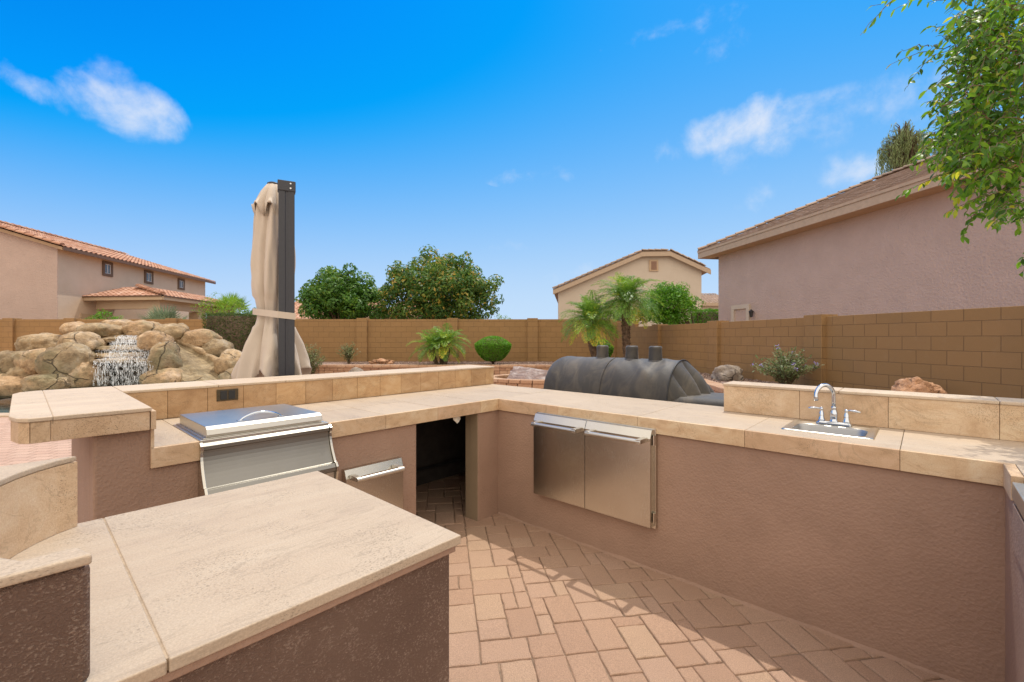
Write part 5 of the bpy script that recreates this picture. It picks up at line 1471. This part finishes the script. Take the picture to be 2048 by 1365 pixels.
def solid_shrub(name, loc, shape_fn, nleaf, lf, mat, label, cat, core=None, tint=(.2, .8), stem=True, group=None):
    """clipped shrub: dense leaves over a shaped surface. shape_fn(n) -> points, normals"""
    T = empty(name, loc, 0, label, cat, group)
    C, Nn = shape_fn(nleaf); C = C - Nn * nr.random(len(C))[:, None] ** 2 * .06
    t = np.clip(nr.uniform(tint[0], tint[1], len(C)), 0, 1)
    leaf_obj('foliage', C, np.cross(Nn + nr.normal(scale=.5, size=C.shape), rdir(len(C))) + Nn * .8, Nn + nr.normal(scale=.5, size=C.shape), lf[0], lf[1], mat, T, t)
    C2 = C - Nn * .07; k = nr.choice(len(C2), len(C2) // 2, replace=False)
    if core:
        m = MB(); core(m); m.build('inner_twigs', 'bark', T, smooth=True)
    return T
def hedge_box(x, y, z):
    def f(n):
        a = 2 * (x * y) * .5 + x * z * 2 + y * z * 2; out = []; nn = []
        for (cnt, ax, sg) in ((x * y, 2, 1), (x * z, 1, -1), (x * z * .4, 1, 1), (y * z, 0, -1), (y * z, 0, 1)):
            k = int(n * cnt / a); p = np.stack([nr.uniform(-x / 2, x / 2, k), nr.uniform(-y / 2, y / 2, k), nr.uniform(0, z, k)], 1)
            p[:, ax] = {2: z, 1: y / 2, 0: x / 2}[ax] * (sg if ax != 2 else 1)
            q = np.zeros((k, 3)); q[:, ax] = sg
            w = np.array([noise.noise(Vector(r * 2.5)) for r in p]) * .06
            out.append(p + q * w[:, None]); nn.append(q)
        return np.concatenate(out), np.concatenate(nn)
    return f
cc_ = P(467, 676, 14.6)
def core_box(x, y, z): return lambda m: m.box(-x / 2 + .08, x / 2 - .08, -y / 2 + .08, y / 2 - .08, 0, z - .08)
solid_shrub('clipped_hedge', (cc_.x, 14.9, 0), hedge_box(1.75, 1.0, 2.18), 15000, (.06, .022), 'leaf_hedge', 'tall square clipped dark hedge between the waterfall and the folded umbrella', 'hedge', core_box(1.75, 1.0, 2.18), (0, .9))
cc_ = P(1413, 676, 20)
solid_shrub('clipped_hedge', (cc_.x + .1, 20, 0), hedge_box(1.5, .8, EYE + 56 * 20 / 900), 9000, (.10, .03), 'leaf_bright', 'short bright green hedge between the bushy shrub and the pink house corner', 'hedge', core_box(1.5, .8, 2.6))
def muffin(r, z0, z1, ztop):
    def f(n):
        u = nr.random(n); a = nr.uniform(0, 2 * PI, n); P1 = []; N1 = []
        for i in range(n):
            if u[i] < .42:      # domed top
                rr = r * math.sqrt(nr.random()); z = z1 + (ztop - z1) * (1 - (rr / r) ** 2); nz = Vector((math.cos(a[i]) * rr / r * .7, math.sin(a[i]) * rr / r * .7, 1)).normalized()
            else:
                t = nr.random() ** .7; z = z0 + (z1 - z0) * t; rr = r * (.35 + .65 * math.sin(t * PI / 2) ** .75); nz = Vector((math.cos(a[i]), math.sin(a[i]), -.35 * (1 - t))).normalized()
            P1.append((rr * math.cos(a[i]), rr * math.sin(a[i]), z)); N1.append(nz[:])
        return np.array(P1), np.array(N1)
    return f
def muffin_core(r, z0, z1, ztop):
    return lambda m: (m.lathe([(r * .25, z0 + .03)] + [(r * (.35 + .65 * math.sin(t * PI / 2) ** .75) * .9, z0 + (z1 - z0) * t) for t in (.1, .3, .5, .7, .9, 1)] + [(r * .6, ztop - .1), (.05, ztop - .06)], (0, 0, 0), 20),
                      [m.tube([(0, 0, -.02), (.05 * math.cos(k), .05 * math.sin(k), .1), (r * .4 * math.cos(k), r * .4 * math.sin(k), z0 + .1)], [.03, .02, .01], 6) for k in range(6)])
solid_shrub('topiary_shrub', (P(986, 676, 15.7).x, 15.7, BED - .02), muffin(.64, .12, .72, 1.0), 16000, (.05, .018), 'leaf_bright', 'clipped bowl shaped green shrub with domed top on the gravel bed', 'shrub', muffin_core(.64, .12, .72, 1.0))
solid_shrub('topiary_shrub', (P(1207, 676, 16.2).x, 16.2, BED - .02), muffin(.36, .15, .6, .88), 6000, (.05, .018), 'leaf_bright', 'small rounded green shrub between the two tall palms', 'shrub', muffin_core(.36, .15, .6, .88))

def loose_shrub(name, loc, w, h, n_stem, mat, lf, label, seed, per=26, flowers=0, spread=1.0):
    T = empty(name, loc, 0, label, 'shrub'); r = random.Random(seed); m = MB(); C = []; D = []; F = []
    for i in range(n_stem):
        a = r.uniform(0, 2 * PI); rr = r.random() ** .5
        e = Vector((math.cos(a) * w / 2 * rr * spread, math.sin(a) * w / 2 * rr * .8, h * (1 - .45 * rr ** 2) * r.uniform(.75, 1.05)))
        mid = Vector((e.x * .35, e.y * .35, e.z * .6)); pts = [Vector((r.uniform(-.04, .04), r.uniform(-.04, .04), 0)), mid, e]
        m.tube(pts, [.008, .006, .003], 5, caps=False)
        for k in range(per):
            t = .3 + .7 * (k / per); p = (pts[1].lerp(pts[2], (t - .5) * 2) if t > .5 else pts[0].lerp(pts[1], t * 2))
            d = Vector((r.gauss(0, 1), r.gauss(0, 1), r.gauss(.5, .6))).normalized(); C.append(p + d * lf[0] * .5 + Vector((r.gauss(0, .02), r.gauss(0, .02), 0))); D.append(d)
        if r.random() < flowers: F.append(e + Vector((0, 0, .02)))
    C = np.array([tuple(c) for c in C]); D = np.array([tuple(c) for c in D])
    leaf_obj('foliage', C, D, rdir(len(C)) * .7 + np.array([0, 0, .8]), nr.uniform(.7, 1.2, len(C)) * lf[0], nr.uniform(.7, 1.2, len(C)) * lf[1], mat, T)
    m.build('stems', 'twig', T)
    if F:
        Cf = np.repeat(np.array([tuple(f) for f in F]), 9, 0) + nr.normal(scale=.018, size=(len(F) * 9, 3))
        leaf_obj('flowers', Cf, rdir(len(Cf)), rdir(len(Cf)), .03, .022, 'petal_violet', T)
loose_shrub('oleander_shrub', (P(622, 676, 14.2).x, 14.2, .0), .95, 1.32, 60, 'leaf_grey', (.09, .018), 'loose grey green shrub with narrow leaves right beside the folded umbrella', 3, 30)
loose_shrub('young_shrub', (P(698, 676, 16).x, 16, BED - .02), 1.0, .78, 34, 'leaf_grey', (.07, .028), 'small open green shrub on the gravel left of the flat orange rock', 5, 22)
loose_shrub('flowering_shrub', (5.02, 8.25, BED - .03), 1.25, .80, 75, 'leaf_grey', (.075, .028), 'leafy shrub with small violet flowers before a pillar of the right wall', 7, 28, .14)

# ---------------------------------------------------------------- palms
def frond(r, base, az, el, ln, droop, nl=36, lw=.014, ll=.26, yl=.0):
    """returns rachis points and leaflet quads as (centre, dir, normal, len)"""
    d0 = Vector((math.cos(az) * math.cos(el), math.sin(az) * math.cos(el), math.sin(el))); pts = []; p = Vector(base); d = d0.copy(); n = 12
    for i in range(n + 1):
        pts.append(p.copy()); d = (d + Vector((0, 0, -droop / n * (1 + i * .12)))).normalized(); p = p + d * ln / n
    side = Vector((-math.sin(az), math.cos(az), 0)); L = []
    for k in range(nl):
        t = .14 + .86 * k / nl; i = min(n - 1, int(t * n)); f = t * n - i; q = pts[i].lerp(pts[i + 1], f); dd = (pts[i + 1] - pts[i]).normalized(); up = side.cross(dd)
        if up.z < 0: up = -up
        for s_ in (-1, 1):
            l = ll * (math.sin(PI * min(1, .18 + t * .82)) ** .6) * r.uniform(.85, 1.1)
            a = dd * (.45 + .5 * t) + side * s_ * (1.0 - .35 * t) + up * r.uniform(.0, .6)
            a.normalize()
            tip1 = q + a * l * .55; a2 = (a + Vector((0, 0, -.55))).normalized(); 
            L.append((q + a * l * .27, a, up, l * .58)); L.append((tip1 + a2 * l * .24, a2, up, l * .52))
    return pts, L
def palm(name, loc, height, ln, nf, label, seed, trunk_r=.10, lean=(0, 0), ll=.26, trunks=None, dark=.3, els=(-25, 80)):
    T = empty(name, loc, 0, label, 'palm tree'); r = random.Random(seed)
    trunks = trunks or [((0, 0), (lean[0], lean[1]), height)]
    C = []; D = []; Nn = []; LL = []; t = []; rm = MB(); tm = MB()
    for (b, l, h) in trunks:
        base = Vector((b[0], b[1], 0)); top = Vector((b[0] + l[0], b[1] + l[1], h)); N_ = 14
        path = [base.lerp(top, k / N_) + Vector((l[0] * .3 * math.sin(PI * k / N_), 0, 0)) for k in range(N_ + 1)]
        rad = [trunk_r * (.62 + .38 * min(1, k / N_ * 1.8)) for k in range(N_ + 1)]; rad[-1] *= .7
        tm.tube(path, rad, 12)
        for k in range(int(h * 150)):      # old leaf bases
            f = r.random(); i = min(N_ - 1, int(f * N_)); c = path[i].lerp(path[i + 1], f * N_ - i); a = r.uniform(0, 2 * PI); rr = rad[i] * .92
            o_ = Vector((math.cos(a), math.sin(a), 0)); sd = Vector((-o_.y, o_.x, 0)); z = Vector((0, 0, 1)); w = trunk_r * .22
            q = c + o_ * rr
            tm.add([q - sd * w, q + sd * w, q + o_ * trunk_r * .38 + z * .045 + sd * w * .3, q + o_ * trunk_r * .38 + z * .045 - sd * w * .3, q + z * .03 - sd * w * .5, q + z * .03 + sd * w * .5], [(0, 1, 2, 3), (3, 2, 5, 4), (0, 3, 4), (1, 5, 2)], r.random())
        for k in range(nf):
            el = R(els[0] + (els[1] - els[0]) * (k / nf) ** .8) + r.gauss(0, .08); az = k * 2.399 + r.gauss(0, .15)
            L_ = ln * r.uniform(.85, 1.08) * (.8 if el > R(65) else 1)
            pts, lf = frond(r, top + Vector((0, 0, -.02)), az, el, L_, .95 if el > 0 else .7, ll=ll)
            rm.tube(pts, [.009] * 3 + [.006] * 5 + [.003] * 5, 5, caps=False, t=.8)
            yel = .95 if (el < R(-8) and r.random() < .5) else r.uniform(.1, .75)
            for (c, d, n_, l) in lf: C.append(c[:]); D.append(d[:]); Nn.append(n_[:]); LL.append(l); t.append(yel + r.uniform(-.3, .25))
    leaf_obj('fronds', C, D, Nn, np.array(LL) * 1.1, .016 if ll > .25 else .014, 'leaf_palm', T, np.array(t), .1)
    rm.build('rachises', 'leaf_palm', T); tm.build('trunk', 'bark', T)
    return T
Yp = 13.9; sp = Yp / 900
palm('pygmy_date_palm', (P(1196, 676, Yp).x, Yp, BED - .03), EYE + (676 - 640) * sp - BED, 1.15, 58, 'left and shorter of the two tall palms behind the covered grill', 2, .12, (-.22, 0), .30)
palm('pygmy_date_palm', (P(1254, 676, Yp - .5).x, Yp - .5, BED - .03), EYE + (676 - 602) * sp - BED, 1.18, 64, 'tallest palm with arching fronds rising behind the covered grill', 6, .12, (-.03, 0), .30)
palm('pygmy_date_palm', (P(882, 676, 15.5).x, 15.5, BED - .03), .6, .95, 24, 'clump of three short pygmy palms left of the bowl shaped shrub', 8, .09, ll=.24,
     trunks=[((-.12, .0), (-.18, 0), .62), ((.0, .15), (.0, 0), .68), ((.14, -.05), (.10, 0), .78)], els=(-15, 80))
def fan_palm(loc, h, r_, n, label, seed, mat='leaf_fan', trunk=True):
    T = empty('fan_palm', loc, 0, label, 'palm tree'); r = random.Random(seed); C = []; D = []; Nn = []; LL = []; t = []; m = MB(); st = MB()
    for k in range(n):
        el = R(r.uniform(5, 80)); az = k * 2.399; d = Vector((math.cos(az) * math.cos(el), math.sin(az) * math.cos(el), math.sin(el))); b = Vector((0, 0, h)); hub = b + d * r_ * .42
        st.tube([b, hub], .012, 5, caps=False)
        sd = d.cross(Vector((0, 0, 1))).normalized(); tt = r.uniform(.1, .8)
        for j in range(15):
            a = (j / 14 - .5) * R(150); dd = (d * math.cos(a) + sd * math.sin(a)).normalized(); l = r_ * .6 * (1 - .25 * abs(a))
            C.append((hub + dd * l / 2)[:]); D.append(dd[:]); Nn.append((sd.cross(d) + Vector((0, 0, .3)))[:]); LL.append(l); t.append(tt + r.uniform(-.1, .1))
    leaf_obj('fronds', C, D, Nn, np.array(LL), .05, mat, T, np.array(t), .3); st.build('stalks', 'twig', T)
    m.tube([(0, 0, -.03), (0, 0, h)], .12, 10); m.build('trunk', 'bark', T)
fan_palm((P(330, 676, 19.2).x, 19.2, 0), 1.55, 1.35, 26, 'blue green fan palm just above the wall in front of the covered patio', 4)
fan_palm((P(463, 676, 27).x, 27, 0), 2.9, 1.35, 26, 'distant fan palm above the far end of the covered patio roof', 5, 'leaf_palm')

# ---------------------------------------------------------------- weeping trees beyond the right roof
def weeping(u, v, ru, rv, Y, label, seed):
    c = P(u, v, Y); s_ = Y / 900; T = empty('weeping_tree', (c.x, Y, 0), 0, label, 'tree', None); r = random.Random(seed); C = []; D = []; m = MB()
    m.tube([(0, 0, -.05), (.1, 0, c.z * .6), (0, 0, c.z)], [.3, .2, .1], 8)
    for i in range(150):
        a = r.uniform(0, 2 * PI); q = r.random() ** .5; x = math.cos(a) * ru * s_ * q; y = math.sin(a) * ru * s_ * q; z = c.z + rv * s_ * (1 - q * q) * r.uniform(.6, 1.05) * (1 + .15 * math.sin(a * 3))
        L_ = r.uniform(.8, 2.4); m.tube([(0, 0, c.z * .8), (x * .6, y * .6, z * .98 + .1), (x, y, z)], [.06, .03, .01], 5, caps=False)
        for k in range(int(L_ * 26)):
            f = k / (L_ * 26); C.append((x + r.gauss(0, .05) + .1 * math.sin(f * 4 + i), y + r.gauss(0, .05), z - L_ * f)); D.append((r.gauss(0, .35), r.gauss(0, .35), -1))
    C = np.array(C); leaf_obj('crown', C, np.array(D), rdir(len(C)), .22, .035, 'leaf_willow', T); m.build('trunk', 'bark', T)
weeping(1808, 300, 42, 55, 26, 'drooping olive tree peeking over the brown roof, left of the hanging leafy branches', 1)
weeping(1930, 285, 55, 75, 27, 'drooping olive tree half hidden behind the hanging leafy branches at the right', 2)

# ---------------------------------------------------------------- near tree with hanging branches at the right edge
def near_tree():
    T = empty('overhanging_tree', (4.6, 2.9, 0), 0, 'leafy green tree whose branches hang into the upper right corner', 'tree')
    o0 = Vector((4.6, 2.9, 0)); r = random.Random(12); tm = MB(); C = []; D = []; Nn = []; Ln = []; t = []; br = MB()
    tm.tube([o0 * 0 + Vector((0, 0, -.05)), Vector((-.05, 0, 1.2)), Vector((-.2, .05, 2.4)), Vector((-.45, .1, 3.2))], [.14, .11, .09, .06], 12)
    def twig(a, b, sag, n, sz=.047, ytint=0):
        a = Vector(a); b = Vector(b); pts = []
        for k in range(9):
            f = k / 8; pts.append(a.lerp(b, f) + Vector((0, 0, sag * math.sin(PI * f))) + Vector((r.gauss(0, .006), r.gauss(0, .006), r.gauss(0, .006))))
        br.tube([p - o0 for p in pts], [.003 - .00025 * k for k in range(9)], 5, caps=False)
        for k in range(n):
            f = (k + .5) / n; i = min(7, int(f * 8)); p = pts[i].lerp(pts[i + 1], f * 8 - i); d = (pts[i + 1] - pts[i]).normalized()
            side = d.cross(Vector((0, 0, 1))); side = side.normalized() if side.length > .01 else Vector((1, 0, 0))
            dd = (d * .55 + side * (1 if k % 2 else -1) * r.uniform(.5, 1.1) + Vector((r.gauss(0, .25), r.gauss(0, .3), r.uniform(-.9, .1)))).normalized(); l = sz * r.uniform(.65, 1.25)
            C.append((p + dd * l * .55 - o0)[:]); D.append(dd[:]); Nn.append((r.gauss(0, .6), r.gauss(0, .6) - .2, 1)); Ln.append(l); t.append(min(1, max(0, r.gauss(.42 + ytint, .24))))
    def spray(u, v, Y, n, ru, rv, ln=55, sz=.047, yt=0):
        for _ in range(n):
            uu, vv, yy = u + r.gauss(0, ru), v + r.gauss(0, rv), Y + r.gauss(0, .22); a = P(uu, vv, yy); L_ = ln * r.uniform(.5, 1.3)
            ang = r.gauss(2.55, .45)     # mostly down and to the left
            b = P(uu + L_ * math.cos(ang), vv + L_ * math.sin(ang), yy + r.gauss(-.05, .12)); twig(a, b, .03, max(5, int(L_ * yy / 900 / .0135)), sz, yt)
    # main mass: density grows to the right
    spray(1990, 120, 2.7, 60, 40, 70); spray(2020, 250, 2.75, 75, 38, 60); spray(2005, 330, 2.7, 32, 36, 40); spray(1960, 180, 2.75, 36, 36, 40)
    spray(1925, 265, 2.8, 48, 32, 42); spray(1975, 260, 2.9, 34, 40, 60); spray(1990, 60, 2.8, 30, 30, 40); spray(2035, 60, 2.7, 55, 30, 60); spray(2035, 390, 2.65, 12, 20, 28, 50); spray(1940, 310, 2.75, 22, 25, 25, 45, .047, .15)
    spray(2010, 200, 3.2, 60, 50, 90, 60, .05); spray(1965, 90, 2.8, 12, 30, 30)
    spray(2090, 200, 2.8, 90, 35, 150); spray(2080, 60, 2.8, 40, 35, 60)
    for (a, b, n, yt) in (((1990, 85), (1845, 120), 16, .1), ((1900, 95), (1780, 130), 12, .1), ((1870, 110), (1815, 175), 10, -.1), ((1935, 60), (1860, 100), 12, 0), ((1860, 95), (1800, 105), 8, 0),
                          ((1900, -20), (1740, 12), 12, .2), ((1800, -10), (1722, 72), 9, .2), ((1880, -15), (1790, 20), 10, .2), ((2010, -10), (1930, 40), 14, 0), ((1990, -20), (1850, 8), 14, .1),
                          ((1940, 335), (1800, 390), 24, .3), ((1950, 350), (1895, 430), 18, .35), ((2000, 385), (1905, 425), 18, .2), ((2035, 400), (2040, 470), 14, .3), ((2010, 390), (1950, 430), 14, 0), ((1920, 300), (1835, 330), 14, .25), ((1900, 180), (1850, 235), 12, .2)):
        Y = 2.7 + r.uniform(-.15, .2); twig(P(*a, Y), P(*b, Y + r.uniform(-.1, .1)), .02, n, .044, yt)
    leaf_obj('leaves', C, D, Nn, np.array(Ln) * 1.02, np.array(Ln) * .44, 'leaf_near', T, np.array(t), .3, shape=8)
    br.build('twigs', 'twig', T); tm.build('trunk', 'bark', T, smooth=True)
    m = MB()
    for e in ((2060, 40, 2.8), (2010, 150, 2.8), (2030, 270, 2.8), (2000, 80, 2.75), (1985, 210, 2.8), (2070, 180, 3.0)):
        p = P(*e) - o0; s0 = Vector((-.35, .08, 2.9)); m.tube([s0, s0.lerp(p, .5) + Vector((.05, 0, .12)), p], [.035, .018, .006], 7)
    m.build('branch', 'bark', T, smooth=True)
near_tree()

# ================================================================ GROUPS of repeated things
GR = {'boulder': 'loose boulders around the garden', 'stucco_house': 'stucco houses beyond the garden walls', 'bungalow': 'low houses glimpsed behind', 'pygmy_date_palm': 'pygmy date palms on the gravel bed',
      'fan_palm': 'fan palms beyond the wall', 'weeping_tree': 'drooping trees beyond the roof', 'topiary_shrub': 'clipped round shrubs on the gravel bed', 'block_wall': 'block walls around the garden', 'clipped_hedge': 'clipped hedges'}
for o in list(col.objects):
    b = o.name.split('.')[0]
    if o.parent is None and b in GR: o['group'] = GR[b]
